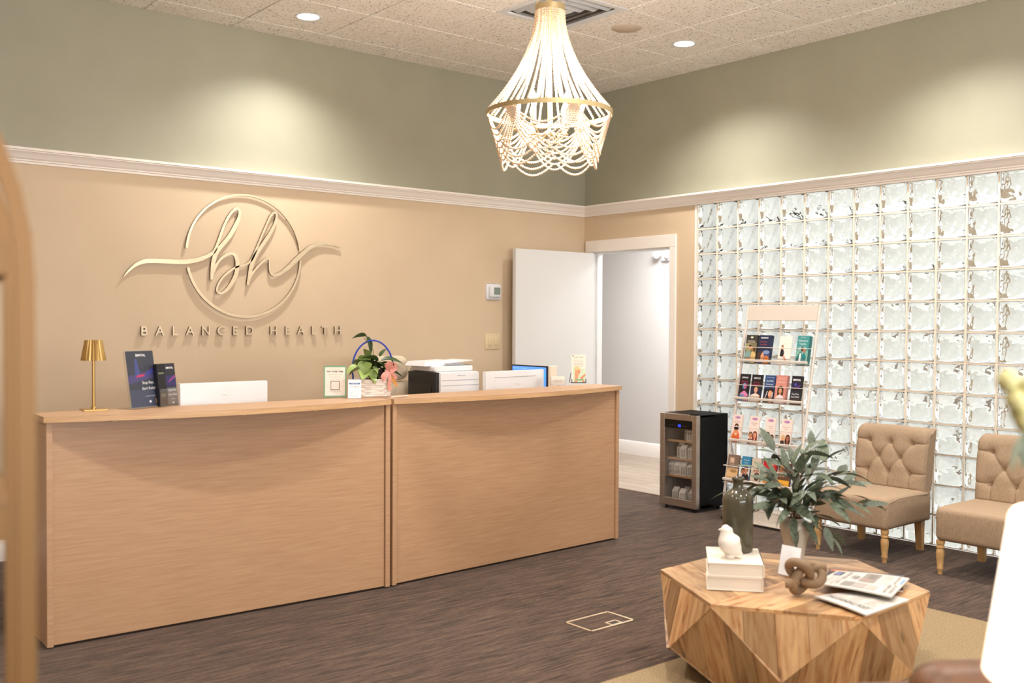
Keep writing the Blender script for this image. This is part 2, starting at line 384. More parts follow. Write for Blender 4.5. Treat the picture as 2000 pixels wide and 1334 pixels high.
t = thing('emergency_light', 'small white twin-head wall light high on the hallway wall through the doorway', 'light', (HX, .56, 2.18))
B().use(M_white).rbox(-.04, 0, -.05, .05, -.05, .03, .008).obj('body', parent=t)
for sy in (-1, 1):
    q = B().use(M_white).lathe([(.02, -.02), (.045, .02), (.045, .03)], 16); q.xf(Matrix.Rotation(-PI/2, 4, 'Y')); q.xf(Matrix.Translation((-.06, sy*.075, .02))); q.obj('lamp_head', parent=t, smooth=40)
# outdoors behind the glass
struct(B().use(noise_mat('pale_concrete', '#E2E0DB', '#F0EEEA', 1.2, rough=.9)).box(.3, 40, -30, 25, -.2, -.1).obj('floor_outside'), 'pale paving beyond the glass')

b = B().use(mat('tan_added_soffit', '#C2AC92', .8)); b.box(2.2, 5.0, -9, -3.0, 3.05, 3.3); b.obj('trim_added_soffit')  # unseen canopy added outdoors to put brown patches into the glass
bpy.data.objects['trim_added_soffit']['kind'] = 'structure'
struct(B().use(mat('facade', '#D9D7D1', .8)).box(8, 8.5, -5.5, 9, -.1, 4.6).obj('wall_added_outside'), 'unseen pale facade added beyond the glass to grey its right side')  # unseen building added so the right-hand glass blocks look greyer
for y_ in (-3.2, -6, -8.8):
    o_ = B().use(mat('tan_added_post', '#B9A288', .8)).box(4.7, 4.9, y_-.1, y_+.1, -.1, 3.05).obj('trim_added_post'); o_['kind'] = 'structure'  # posts under the added canopy
# ------------------------------------------------------------------ glass block wall
gw = bpy.data.objects.new('window_1', None); C.objects.link(gw); struct(gw, 'wall of wavy square glass blocks in cream mortar')
def block_mesh(seed):
    b = B().use(M_glass); h = .0957; d = .039; i = .0865; N = 26; rnd = random.Random(seed)
    b.rbox(-d, d, -h, h, -h, h, .0022, 1)
    ph = [rnd.uniform(0, 6.28) for _ in range(8)]
    def wob(y, z):
        e = max(0, min(1, (i-max(abs(y), abs(z)))/.014))
        w = math.sin(38*y+26*z+ph[0]+2.2*math.sin(24*z+ph[1]))+math.sin(-30*y+44*z+ph[2]+2*math.sin(27*y+ph[3]))+.6*math.sin(75*y+ph[4]+1.5*math.sin(50*z+ph[5]))
        return (w*.0016+.0011*math.sin(110*y+60*z+ph[6])*math.sin(95*z-40*y+ph[7]))*e
    for sx in (-1, 1):     # cavity faces, pointing into the cavity
        vs = []; fs = []
        for a in range(N+1):
            for c in range(N+1):
                y = -i+2*i*a/N; z = -i+2*i*c/N; vs.append((sx*(.030-wob(y, z*sx)), y, z))
        for a in range(N):
            for c in range(N):
                q = (a*(N+1)+c, (a+1)*(N+1)+c, (a+1)*(N+1)+c+1, a*(N+1)+c+1); fs.append(q if sx < 0 else q[::-1])
        b.add(vs, fs)
    x = .030
    for (p, q) in (((-i, -i), (i, -i)), ((i, -i), (i, i)), ((i, i), (-i, i)), ((-i, i), (-i, -i))):
        b.add([(-x, p[0], p[1]), (x, p[0], p[1]), (x, q[0], q[1]), (-x, q[0], q[1])], [(3, 2, 1, 0)])
    me = b.mesh('glass_block', 50); return me
bms = [block_mesh(3)]
for k in range(NC):
    for r in range(12):
        o = link('glass_block', bms[0], gw, (.052, -(G0+(k+.5)*S), (r+.5)*S))
b = B().use(M_mortar); t_ = .0058
for k in range(1, NC+1): b.box(.016, .088, -(G0+k*S)-t_, -(G0+k*S)+t_, 0, 12*S)
for r in range(13): b.box(.0165, .0875, -GE, -G0, r*S-(t_ if r else 0), r*S+(t_ if r < 12 else 0))
b.obj('mortar_grid', parent=gw)
B().use(M_trim).box(-.005, -.0005, -G0-.006, -G0+.010, 0, 2.43).obj('edge_strip', parent=gw)
B().use(M_mortar).box(.0, .1, -G0-.0058, -G0+.0, 0, 2.43).obj('edge_mortar', parent=gw)

# ------------------------------------------------------------------ ceiling fittings
def downlight():
    t = thing('downlight', 'round lit recessed downlight', 'light', (0, 0, 0), group='recessed downlights outside the picture')
    B().use(M_white).lathe([(.072, .0), (.085, -.004), (.09, -.004), (.094, .0)], 32, cap=False).obj('trim_ring', parent=t, smooth=60)
    e = mat('downlight_glow', '#FFFFFF', .5, emit='#FFF3E2', estr=9)
    B().use(e).lathe([(0.0001, -.0005), (.072, -.001)], 32, cap=False).obj('lens', parent=t)
    return t
d0 = downlight(); first = True
for i, (x, y) in enumerate(DOWN):
    lab = {0: 'lit round downlight in the ceiling above the wall sign, left of the chandelier', 1: 'lit round downlight in the ceiling right of the chandelier'}.get(i)
    o = d0 if first else dup(d0); first = False
    o.location = (x, y, H-.003)
    if lab:
        o['label'] = lab; o['group'] = 'recessed downlights in the ceiling'
    else:
        o['label'] = 'lit round ceiling downlight outside the picture, ' + ['over the second glass block bay', 'over the right end of the glass blocks', 'above the left desk front', 'above the coffee table', 'above the table lamp side', 'above the camera', 'far left of the room', 'near the back wall left end', 'near the added front window left', 'near the added front window right'][i-2]
        o['group'] = 'recessed downlights outside the picture'
t = thing('ceiling_speaker', 'flat round white speaker grille in the ceiling beside the chandelier', 'speaker', (-1.298, -1.765, H-.002))
B().use(mat('grille', '#CFC0AE', .7)).lathe([(.0001, -.006), (.1, -.005), (.108, 0)], 36, cap=False).obj('grille', parent=t, smooth=60)
t = thing('air_diffuser', 'square white four-way ceiling air diffuser behind the top of the chandelier', 'vent', (-1.905, -1.765, H))
b = B().use(M_white); a = TS/2-.002
b.box(-a, a, -a, -a+.04, -.006, .008); b.box(-a, a, a-.04, a, -.006, .008); b.box(-a, -a+.04, -a+.04, a-.04, -.006, .008); b.box(a-.04, a, -a+.04, a-.04, -.006, .008)
b.obj('frame', parent=t)
for k, s_ in enumerate((.25, .185, .12)):
    q = B().use(M_white); o_ = s_; i_ = s_-.04
    vs = [(sx*o_, sy*o_, .02-.004*k) for sx, sy in ((-1, -1), (1, -1), (1, 1), (-1, 1))]+[(sx*i_, sy*i_, -.012-.003*k) for sx, sy in ((-1, -1), (1, -1), (1, 1), (-1, 1))]
    q.add(vs, [(j, (j+1) % 4, 4+(j+1) % 4, 4+j) for j in range(4)]+[(4+j, 4+(j+1) % 4, (j+1) % 4, j) for j in range(4)]); q.obj('louvre', parent=t)
B().use(M_white).box(-.055, .055, -.055, .055, -.012, -.006).obj('centre_plate', parent=t)
B().use(M_black).box(-a, a, -a, a, .06, .062).obj('duct', parent=t)

# ------------------------------------------------------------------ chandelier
cx, cy = -2.93, -2.79
ch = thing('bead_chandelier', 'large basket chandelier of pale wooden bead strands on gold rings with lit candle bulbs', 'chandelier', (cx, cy, 0))
M_bead = mat('wooden_bead', '#E6CDB0', .6)
R0, ZR, R1, ZT = .322, 2.553, .074, 3.093
def band(r, z0, z1, th=.006):
    return [(r-th, z0), (r, z0), (r, z1), (r-th, z1), (r-th, z0)]
B().use(M_goldm).lathe(band(R0+.006, ZR-.012, ZR+.012), 64, cap=False).obj('ring', parent=ch, smooth=40)
B().use(M_goldm).lathe(band(R1+.004, ZT-.014, ZT+.014), 32, cap=False).obj('top_ring', parent=ch, smooth=40)
B().use(M_goldm).lathe([(.01, 2.44), (.014, 2.45), (.008, 2.47), (.008, 3.10), (.012, 3.11), (.012, 3.14), (.004, 3.15)], 12).obj('centre_stem', parent=ch, smooth=40)
b = B().use(M_goldm)
for k in range(6): a = k*PI/3; b.tube([(R1*math.cos(a), R1*math.sin(a), ZT), (R1*.9*math.cos(a), R1*.9*math.sin(a), ZT+.08), (.012*math.cos(a), .012*math.sin(a), ZT+.2)], .0022, 6)
b.obj('hanging_wire', parent=ch)
B().use(M_goldm).lathe([(.004, ZT+.18), (.004, H-.03), (.05, H-.03), (.06, H-.003), (.06, H)], 20).obj('canopy', parent=ch, smooth=40)
def beads(path, r=.0061, pitch=None):
    pitch = pitch or 2*r*.97; pts = []; acc = 0; last = Vector(path[0]); pts.append(last.copy())
    for p in path[1:]:
        p = Vector(p)
        while (p-last).length + acc >= pitch:
            d = (p-last); last = last + d.normalized()*(pitch-acc); acc = 0; pts.append(last.copy())
        acc += (p-last).length; last = p
    b = B().use(M_bead)
    for p in pts: b.sphere(p, r, 7, 5)
    return b
path = []
for i in range(60):
    t = i/59; r = R1+(R0-R1)*t**1.85; path.append((r, 0, ZT-.02-(ZT-.02-ZR-.012)*t))
sm = beads(path).mesh('bead_strand', 180)
for k in range(38): link('bead_strand', sm, ch, (0, 0, 0), (0, 0, 2*PI*k/38+.03*math.sin(k*2.3)))
NF = 6
def swag(a0, a1, z0, sag, ex=2.2, rr=None, rin=.27):
    pts = []
    for i in range(50):
        t = i/49; s_ = 1-abs(2*t-1)**ex; z = z0-sag*s_; a = a0+(a1-a0)*t; r = R0-.004-(ZR-z)*rin
        pts.append((r*math.cos(a), r*math.sin(a), z))
    return pts
wd = 2*PI/NF
for j in range(6):
    sp = .052*j-.06
    sm = beads(swag(-wd/2-sp*.55, wd/2+sp*.55, ZR-.012, .085+.031*j, 2.0)).mesh('bead_swag', 180)
    for k in range(NF): link('bead_swag', sm, ch, (0, 0, 0), (0, 0, k*wd+.72))
for j in range(3):
    sm = beads(swag(-wd/2+.05, wd/2-.05, ZR-.150-.036*j, .065, 2.0), .0066).mesh('bead_swag', 180)
    for k in range(NF): link('bead_swag', sm, ch, (0, 0, 0), (0, 0, (k+.5)*wd+.72))
e = mat('bulb_glow', '#FFFFFF', .3, emit='#FFD9A8', estr=45)
for k in range(6):
    a = k*PI/3+.35; x, y = .165*math.cos(a), .165*math.sin(a); z = 2.475
    o = B().use(M_ceram).lathe([(.012, 0), (.012, .085)], 12).obj('candle_sleeve', parent=ch, loc=(x, y, z), smooth=40)
    B().use(M_goldm).lathe([(.004, -.012), (.024, -.004), (.022, 0), (.012, .002)], 16).obj('drip_cup', parent=o, smooth=40)
    B().use(e).lathe([(.006, .085), (.014, .1), (.017, .115), (.012, .14), (.004, .158), (.0005, .165)], 12).obj('bulb', parent=o, smooth=60)
    B().use(M_goldm).tube([(0, 0, -.012), (-x*.35, -y*.35, -.045), (-x*.75, -y*.75, -.035), (-x, -y, -.005)], .005, 6).obj('arm', parent=o, smooth=40)
    lamp('candle_light', 'POINT', (cx+x, cy+y, z+.2), 13, (1, .90, .77), .03)

# ------------------------------------------------------------------ wall sign
sg = thing('wall_sign', 'champagne gold logo on the beige wall: script bh in a ring over spaced letters', 'sign', (-3.32, 0, 1.93))
def crom(P, n=5):
    out = []; K = len(P)
    for i in range(K-1):
        p0, p1, p2, p3 = P[max(i-1, 0)], P[i], P[i+1], P[min(i+2, K-1)]
        for j in range(n):
            t = j/n; out.append(tuple(.5*((2*b_)+(c_-a_)*t+(2*a_-5*b_+4*c_-d_)*t*t+(3*b_-a_-3*c_+d_)*t**3) for a_, b_, c_, d_ in zip(p0, p1, p2, p3)))
    out.append(P[-1]); return out
def ribbon(b, P, y0, y1, ox, oz):
    L_ = []; K = len(P)
    for i, (x, z, w) in enumerate(P):
        a_ = P[max(i-1, 0)]; c_ = P[min(i+1, K-1)]; dx, dz = c_[0]-a_[0], c_[1]-a_[1]; l = math.hypot(dx, dz) or 1; nx, nz = -dz/l, dx/l
        L_.append(((x-ox+nx*w/2, z-oz+nz*w/2), (x-ox-nx*w/2, z-oz-nz*w/2)))
    vs = []; fs = []
    for (a_, c_) in L_: vs += [(a_[0], y0, a_[1]), (c_[0], y0, c_[1]), (a_[0], y1, a_[1]), (c_[0], y1, c_[1])]
    sd = []
    for i in range(K-1):
        o = 4*i; fs.append((o, o+4, o+5, o+1)); sd += [(o+2, o+3, o+7, o+6), (o, o+2, o+6, o+4), (o+1, o+5, o+7, o+3)]
    sd += [(0, 1, 3, 2), (4*K-4, 4*K-2, 4*K-1, 4*K-3)]
    b.use(M_brass).add(vs, fs); b.use(M_bronze).add(vs, sd)
S1 = [(-4.171, 1.757, .0039), (-4.136, 1.798, .0116), (-4.093, 1.836, .0175), (-4.04, 1.861, .0233), (-3.987, 1.867, .0252), (-3.915, 1.868, .0252), (-3.833, 1.868, .0252), (-3.759, 1.871, .0252), (-3.684, 1.884, .0252), (-3.627, 1.905, .0233), (-3.579, 1.93, .0213), (-3.55, 1.957, .0194), (-3.529, 2.009, .0155), (-3.506, 2.071, .0146), (-3.482, 2.133, .0146), (-3.45, 2.196, .0146), (-3.417, 2.24, .0155), (-3.388, 2.258, .0165), (-3.368, 2.241, .0155), (-3.371, 2.201, .0194), (-3.393, 2.148, .0252), (-3.427, 2.085, .0272), (-3.467, 2.031, .0252), (-3.506, 1.987, .0252), (-3.535, 1.949, .0272), (-3.552, 1.911, .0272), (-3.562, 1.864, .0272), (-3.568, 1.809, .0233), (-3.574, 1.755, .0155)]
S2 = [(-3.57, 1.767, .0097), (-3.555, 1.818, .0126), (-3.531, 1.87, .0155), (-3.501, 1.906, .0155), (-3.462, 1.934, .0175), (-3.423, 1.942, .0194), (-3.395, 1.92, .0233), (-3.385, 1.871, .0252), (-3.393, 1.805, .0252), (-3.418, 1.748, .0252), (-3.453, 1.7, .0213), (-3.492, 1.667, .0155), (-3.523, 1.665, .0116), (-3.536, 1.687, .0116), (-3.524, 1.726, .0116), (-3.492, 1.774, .0116), (-3.443, 1.818, .0136), (-3.393, 1.848, .0116), (-3.353, 1.861, .0097), (-3.313, 1.874, .0116), (-3.28, 1.904, .0155), (-3.254, 1.953, .0155), (-3.231, 2.006, .0136), (-3.2, 2.079, .0126), (-3.164, 2.158, .0126), (-3.133, 2.222, .0136), (-3.105, 2.25, .0146), (-3.086, 2.238, .0136), (-3.091, 2.192, .0175), (-3.117, 2.132, .0213), (-3.154, 2.072, .0233), (-3.195, 2.013, .0233), (-3.231, 1.963, .0252), (-3.26, 1.914, .0291), (-3.28, 1.857, .0272), (-3.294, 1.79, .0233), (-3.308, 1.725, .0155)]
S3 = [(-3.303, 1.747, .0097), (-3.274, 1.805, .0136), (-3.231, 1.858, .0155), (-3.19, 1.898, .0155), (-3.157, 1.919, .0136), (-3.142, 1.906, .0116), (-3.142, 1.871, .0097), (-3.138, 1.828, .0107), (-3.117, 1.803, .0136), (-3.086, 1.804, .0175), (-3.038, 1.827, .0233), (-2.979, 1.873, .0272), (-2.926, 1.924, .0291), (-2.871, 1.972, .0272), (-2.816, 2.015, .0252), (-2.761, 2.038, .0194), (-2.705, 2.048, .0136), (-2.637, 2.044, .0097), (-2.563, 2.03, .0039)]
b = B().use(M_brass)
for k, s_ in enumerate((S1, S2, S3)): ribbon(b, crom([(q[0], q[1], q[2]*1.14) for q in s_]), -.024-.0004*k, -.012+.0003*k, -3.32, 1.93)
b.obj('script_monogram', parent=sg)
for a0, a1 in ((8.5, 175.5), (193, 358)):
    b = B().use(M_brass); P = []
    for i in range(61):
        a = math.radians(a0+(a1-a0)*i/60); w = .0155+.004*math.cos(a-math.radians(250))
        P.append((-3.322+.428*math.cos(a), 1.93+.428*math.sin(a), w))
    ribbon(b, P, -.022, -.012, -3.32, 1.93); b.obj('ring_segment', parent=sg)
pm_ = None
for x, z in ((-3.64, 2.21), (-3.0, 2.21), (-3.64, 1.64), (-3.0, 1.64), (-3.56, 1.9), (-3.27, 1.87), (-2.85, 1.99), (-3.95, 1.868), (-3.39, 2.2), (-3.1, 2.2)):
    pm_ = pm_ or B().use(M_steel).lathe([(.003, 0), (.003, .013)], 8).mesh('standoff_pin'); link('standoff_pin', pm_, sg, (x+3.32, 0, z-1.93), (PI/2, 0, 0))
for ch_, x in zip('BALANCEDHEALTH', (-4.035, -3.932, -3.827, -3.725, -3.613, -3.504, -3.398, -3.291, -3.108, -2.996, -2.89, -2.783, -2.693, -2.583)):
    vs, fs, x0, x1 = text_geo(ch_, .012, .09, 4); k = .062/.72
    vv = [((v[0]-(x0+x1)/2)*k, -.014-v[2]*k, v[1]*k) for v in vs]
    b = B().use(M_brass).add(vv, [f for f in fs if all(vs[j][2] > .01 for j in f)]); b.use(M_bronze).add(vv, [f for f in fs if not all(vs[j][2] > .01 for j in f)])
    b.obj('letter', parent=sg, loc=(x+3.32, 0, 1.374-1.93))
# wall fittings
t = thing('thermostat', 'small white thermostat with grey screen on the beige wall', 'thermostat', (-1.075, 0, 1.727))
B().use(M_white).rbox(-.078, .078, -.012, 0, -.068, .068, .012).obj('back_plate', parent=t, smooth=40)
B().use(M_white).rbox(-.052, .066, -.034, -.012, -.045, .05, .006).obj('body', parent=t, smooth=40)
B().use(mat('lcd', '#7F8C84', .2)).box(-.012, .056, -.0355, -.034, -.025, .036).obj('screen', parent=t)
t = thing('light_switch', 'cream double rocker light switch plate below the thermostat', 'light switch', (-1.077, 0, 1.304))
M_sw = mat('almond_plastic', '#DCC9A4', .4)
B().use(M_sw).rbox(-.082, .082, -.007, 0, -.066, .066, .003).obj('plate', parent=t, smooth=40)
for sx in (-1, 1):
    B().use(M_sw).rbox(sx*.034-.018, sx*.034+.018, -.012, -.006, -.035, .035, .002).obj('rocker', parent=t, smooth=40)
    for z in (-.052, .052): q = B().use(M_ghost).lathe([(.003, 0), (.003, .001)], 8); q.xf(Matrix.Translation((sx*.034, -.007, z)) @ Matrix.Rotation(PI/2, 4, 'X')); q.obj('screw', parent=t)

# ------------------------------------------------------------------ reception desks
ZC = 1.045
def desk(x0, y0, x1, y1, label, inner):
    w = math.hypot(x1-x0, y1-y0); a = math.atan2(y1-y0, x1-x0)
    t = thing('reception_desk', label, 'desk', (x0, y0, 0), a, group='bow-front reception desk units')
    B().use(M_lam).rbox(.030, w-.030, .014, .034, .012, ZC-.028, .001, 1).obj('front_panel', parent=t)
    for k_, xa in enumerate((0, w-.028)): B().use(M_lam).rbox(xa, xa+.028, .0, .20 if k_ == inner else .72, .008, ZC-.028, .0015, 1).obj('side_panel', parent=t)
    B().use(M_dark).box(.03, w-.03, .02, .03, 0, .014).obj('plinth', parent=t)
    B().use(M_lam).rbox(.028+(.07 if inner == 0 else 0), w-.028-(.07 if inner == 1 else 0), .05, .70, .715, .742, .002, 1).obj('work_surface', parent=t)
    xi = .10 if inner == 0 else w-.13
    B().use(M_lam).rbox(xi, xi+.028, .3, .68, .008, .714, .0015, 1).obj('inner_leg_panel', parent=t)
    n = 28; fr = [(-(.012 if inner == 1 else 0)+(w+.012)*i/n, -.010-.125*math.sin(PI*i/n)**.9) for i in range(n+1)]
    poly = fr+[(w+(.012 if inner == 0 else .0), .235), (-(.012 if inner == 1 else .0), .235)]
    c_ = B().use(M_lam).prism(poly, ZC-.003, ZC); c_.obj('counter_top', parent=t)
    c_ = B().use(M_edge).prism(poly, ZC-.027, ZC-.0031); c_.obj('counter_edge', parent=t, smooth=30)
    B().use(M_lam).rbox(.03, w-.03, .215, .232, .742, ZC-.028, .001, 1).obj('riser_panel', parent=t)
    for f_ in (.16, .27, .5, .72, .88):
        B().use(mat('clip_tan', '#C8B298', .5)).rbox(w*f_-.008, w*f_+.008, -.0-.1*math.sin(PI*f_), .010-.1*math.sin(PI*f_), ZC-.034, ZC-.028, .001, 1).obj('clip', parent=t)
    return t
desk(-5.154, -1.934, -3.392, -2.006, 'left bow-front reception desk unit in pale wood laminate, carrying the gold lamp', 1)
desk(-3.371, -1.999, -1.507, -1.923, 'right bow-front reception desk unit in pale wood laminate, nearer the doorway', 0)
t = thing('storage_cabinet', 'low wood cabinet behind the desk under the printer and the lit screen', 'cabinet', (-2.34, -.99, 0))
B().use(M_lam).rbox(-.3, .92, -.225, .10, 0, .742, .003, 1).obj('body', parent=t)
B().use(M_lam).rbox(-.29, .91, .10, .118, .02, .73, .003, 1).obj('door', parent=t)

# brass table lamp on the counter
t = thing('table_lamp', 'small brass table lamp with pleated metal shade on the left end of the counter', 'lamp', (-4.885, -1.725, ZC), math.radians(-5))
B().use(M_gold).rbox(-.055, .055, -.055, .055, 0, .007, .002, 1).obj('base', parent=t)
B().use(M_gold).lathe([(.012, .007), (.012, .014), (.0075, .018), (.0075, .3)], 16).obj('stem', parent=t, smooth=40)
vs = []; fs = []; n = 44
for k, (r, z) in enumerate(((.056, .238), (.038, .335))):
    for i in range(n): rr = r+(.0018 if i % 2 else -.0018); a = 2*PI*i/n; vs.append((rr*math.cos(a), rr*math.sin(a), z))
for i in range(n): fs.append((i, (i+1) % n, n+(i+1) % n, n+i))
fs.append(tuple(n+i for i in range(n)))
B().use(M_gold).add(vs, fs).obj('lamp_shade', parent=t)

def person(p, cx, z0, s, skin, hair, shirt, hy=1.0, long=False):
    p.ell(cx, z0+.02*s, .034*s, .045*s, shirt)
    if long: p.ell(cx, z0+.07*s, .022*s, .035*s, hair)
    p.rect(cx-.006*s, cx+.006*s, z0+.05*s, z0+.075*s, skin)
    p.ell(cx, z0+.092*s, .0185*s, .024*s, hair); p.ell(cx, z0+.086*s, .0135*s, .0185*s, skin)
    p.rect(cx-.007*s, cx-.003*s, z0+.088*s, z0+.0895*s, '#2A1A14'); p.rect(cx+.003*s, cx+.007*s, z0+.088*s, z0+.0895*s, '#2A1A14')
    p.ell(cx, z0+.0775*s, .005*s, .0018*s, '#C8564C')
def lines(p, cx, z, w, n, c, dz=.008, h=.0022):
    for i in range(n): p.rect(cx-w/2*(1-.12*(i % 2)), cx+w/2*(1-.2*((i+1) % 2)), z-i*dz, z-i*dz+h, c)
# sheets on the counter
M_pane = bpy.data.materials.new('thin_clear'); M_pane.use_nodes = True; nt = M_pane.node_tree; nt.nodes.clear()
_o = nt.nodes.new('ShaderNodeOutputMaterial'); _m = nt.nodes.new('ShaderNodeMixShader'); _t = nt.nodes.new('ShaderNodeBsdfTransparent'); _g = nt.nodes.new('ShaderNodeBsdfGlossy')
_lw = nt.nodes.new('ShaderNodeLayerWeight'); _lw.inputs[0].default_value = .25; _fr = nt.nodes.new('ShaderNodeMapRange'); _fr.inputs[3].default_value = .03; _fr.inputs[4].default_value = .5; nt.links.new(_lw.outputs['Facing'], _fr.inputs[0]); _g.inputs['Roughness'].default_value = .04; _t.inputs[0].default_value = (.97, .97, .97, 1)
nt.links.new(_fr.outputs[0], _m.inputs[0]); nt.links.new(_t.outputs[0], _m.inputs[1]); nt.links.new(_g.outputs[0], _m.inputs[2]); nt.links.new(_m.outputs[0], _o.inputs[0])
def easel(name, label, cat, loc, rz, w, h, lean, group=None):
    """upright panel holder: local frame x right, z up, face towards -y, leaning back"""
    t = thing(name, label, cat, loc, rz, group)
    return t
def leanm(deg): return (math.radians(-deg), 0, 0)
TH = math.radians(27)
t = thing('sign_holder', 'tall clear stand with a dark blue poster beside the gold lamp', 'sign', (-4.734, -1.798, ZC), TH)
o = B().use(M_pane).rbox(-.004, .19, -.003, .006, .001, .286, .001, 1).obj('acrylic_holder', parent=t, rot=leanm(9))
B().use(M_pane).box(-.004, .19, -.02, .085, 0, .003).obj('foot', parent=t)
p = Print(-.004); p.rect(.002, .186, .006, .282, '#343845'); p.rect(.002, .186, .006, .09, '#3B4256')
p.poly([(.002, .12), (.186, .15), (.186, .185), (.002, .16)], '#433F6A'); p.poly([(.05, .15), (.09, .15), (.07, .245), (.055, .24)], '#3F4880')
p.poly([(.05, .15), (.11, .157), (.12, .167), (.07, .165)], '#B0355C'); p.poly([(.1, .15), (.186, .18), (.186, .2), (.13, .18)], '#3A3E86')
p.text('EMVITAL', .1, .255, .012, '#E8E8EC', bold=.02); p.text('Stop Pain,', .13, .118, .014, '#E6E6EA', wmax=.085); p.text('Start Relief', .13, .09, .014, '#E6E6EA', wmax=.09)
p.text('EXOMIND / EMVITAL', .135, .055, .005, '#C9CBD4', wmax=.07); p.ell(.13, .03, .008, .006, '#C9CDD8'); p.rect(.168, .184, .02, .043, '#E2A23C')
p.obj('poster', parent=t, rot=leanm(9))
def stack_brochure(name, label, loc, rz, w, h, th, lean, side, group=None):
    t = thing(name, label, 'brochure', loc, rz, group)
    B().use(P_(side)).box(0, w, 0, th, 0, h).obj('sheets', parent=t, rot=leanm(lean)); return t
t = stack_brochure('brochure', 'dark brochures in the clear pocket right of the blue poster', (-4.572, -1.752, ZC+.004), TH, .125, .212, .02, 8, '#16141E')
p = Print(); p.rect(0, .052, .0, .212, '#0E0E14'); p.rect(.052, .125, .0, .212, '#23242E'); p.rect(.055, .123, .098, .15, '#2A2558'); p.poly([(.07, .115), (.123, .14), (.123, .155), (.08, .13)], '#7A3A78')
p.text('EMVITAL', .088, .185, .009, '#F0F0F2', bold=.02, wmax=.055); p.rect(.006, .044, .16, .168, '#6C7464'); p.rect(.01, .044, .045, .062, '#4C5A52'); p.rect(.055, .123, .006, .09, '#50565C')
p.text('Stop Pain,', .092, .072, .011, '#E8E8EA', wmax=.055); p.text('Start Relief', .092, .05, .011, '#E8E8EA', wmax=.058); p.text('SCHEDULE', .092, .03, .004, '#D8D8DA', wmax=.05); p.ell(.09, .014, .006, .004, '#DADADF')
p.obj('cover_print', parent=t, rot=leanm(8))
t = thing('brochure_pocket', 'clear plastic brochure pocket standing right of the blue poster', 'brochure holder', (-4.578, -1.76, ZC), TH)
B().use(M_pane).box(-.006, .136, -.008, -.005, 0, .09).obj('front_wall', parent=t); B().use(M_pane).box(-.006, .136, -.008, .07, 0, .003).obj('base', parent=t)
TS_ = math.radians(-36)
t = thing('payment_sign', 'green-bordered sheet in a clear stand headed PAY OVER TIME', 'sign', (-3.560, -1.695, ZC), TS_)
B().use(M_pane).rbox(-.066, .066, -.002, .004, .001, .180, .001, 1).obj('acrylic_holder', parent=t); B().use(M_pane).box(-.066, .066, -.03, .04, 0, .003).obj('foot', parent=t)
p = Print(-.003); p.rect(-.063, .063, .003, .178, '#77A882'); p.rect(-.056, .056, .010, .170, '#EFE6DA')
p.text('HEALTHCARE FINANCE', 0, .158, .004, '#A08C84', wmax=.07); p.text('PAY OVER TIME', 0, .141, .009, '#4A3F42', wmax=.098, bold=.03); p.text('NOW WE DON\'T WAIT', 0, .126, .005, '#A8A098', wmax=.075); p.text('APPLY IN SECONDS', 0, .112, .005, '#A8A098', wmax=.062)
p.text('SCAN TO APPLY', 0, .099, .004, '#A8A098', wmax=.05); p.text('ONLINE', -.042, .062, .003, '#A8A098'); p.text('MOBILE', .042, .062, .003, '#A8A098'); p.rect(-.025, .025, .042, .092, '#4A3038'); p.rect(-.022, .022, .045, .089, '#E8DDD2')
p.text('SCAN CODE WITH YOUR CAMERA', 0, .033, .0035, '#A8A098', wmax=.07); p.text('TO GET STARTED', 0, .026, .003, '#B0A8A0', wmax=.045); p.obj('sheet', parent=t)
t = thing('review_sign', 'small white card in a clear stand leaning before the woven basket', 'sign', (-3.528, -1.852, ZC), TS_)
B().use(M_pane).rbox(-.038, .038, -.002, .003, .001, .108, .001, 1).obj('acrylic_holder', parent=t, rot=leanm(6)); B().use(M_pane).box(-.038, .038, -.008, .035, 0, .0025).obj('foot', parent=t)
p = Print(-.003); p.rect(-.036, .036, .002, .106, '#EDEBEE'); p.text('LEAVE US A REVIEW', 0, .095, .0035, '#A79FA5', wmax=.05); p.rect(-.03, .03, .080, .088, '#4E6E9E'); p.text('REVIEW US ON', 0, .0822, .0038, '#E8ECF4', wmax=.04)
for ch_, c_, x in zip('Google', ('#4285D0', '#D8584C', '#E8B040', '#4285D0', '#4CA060', '#D8584C'), (-.022, -.012, -.003, .006, .014, .02)): p.text(ch_, x, .064, .010, c_)
p.text('TAP', -.015, .034, .006, '#A8A4AA'); p.ring(.015, .038, .009, .001, '#B8B4BA'); lines(p, 0, .018, .05, 2, '#C8C4CA', .006, .0015); p.obj('card', parent=t, rot=leanm(6))

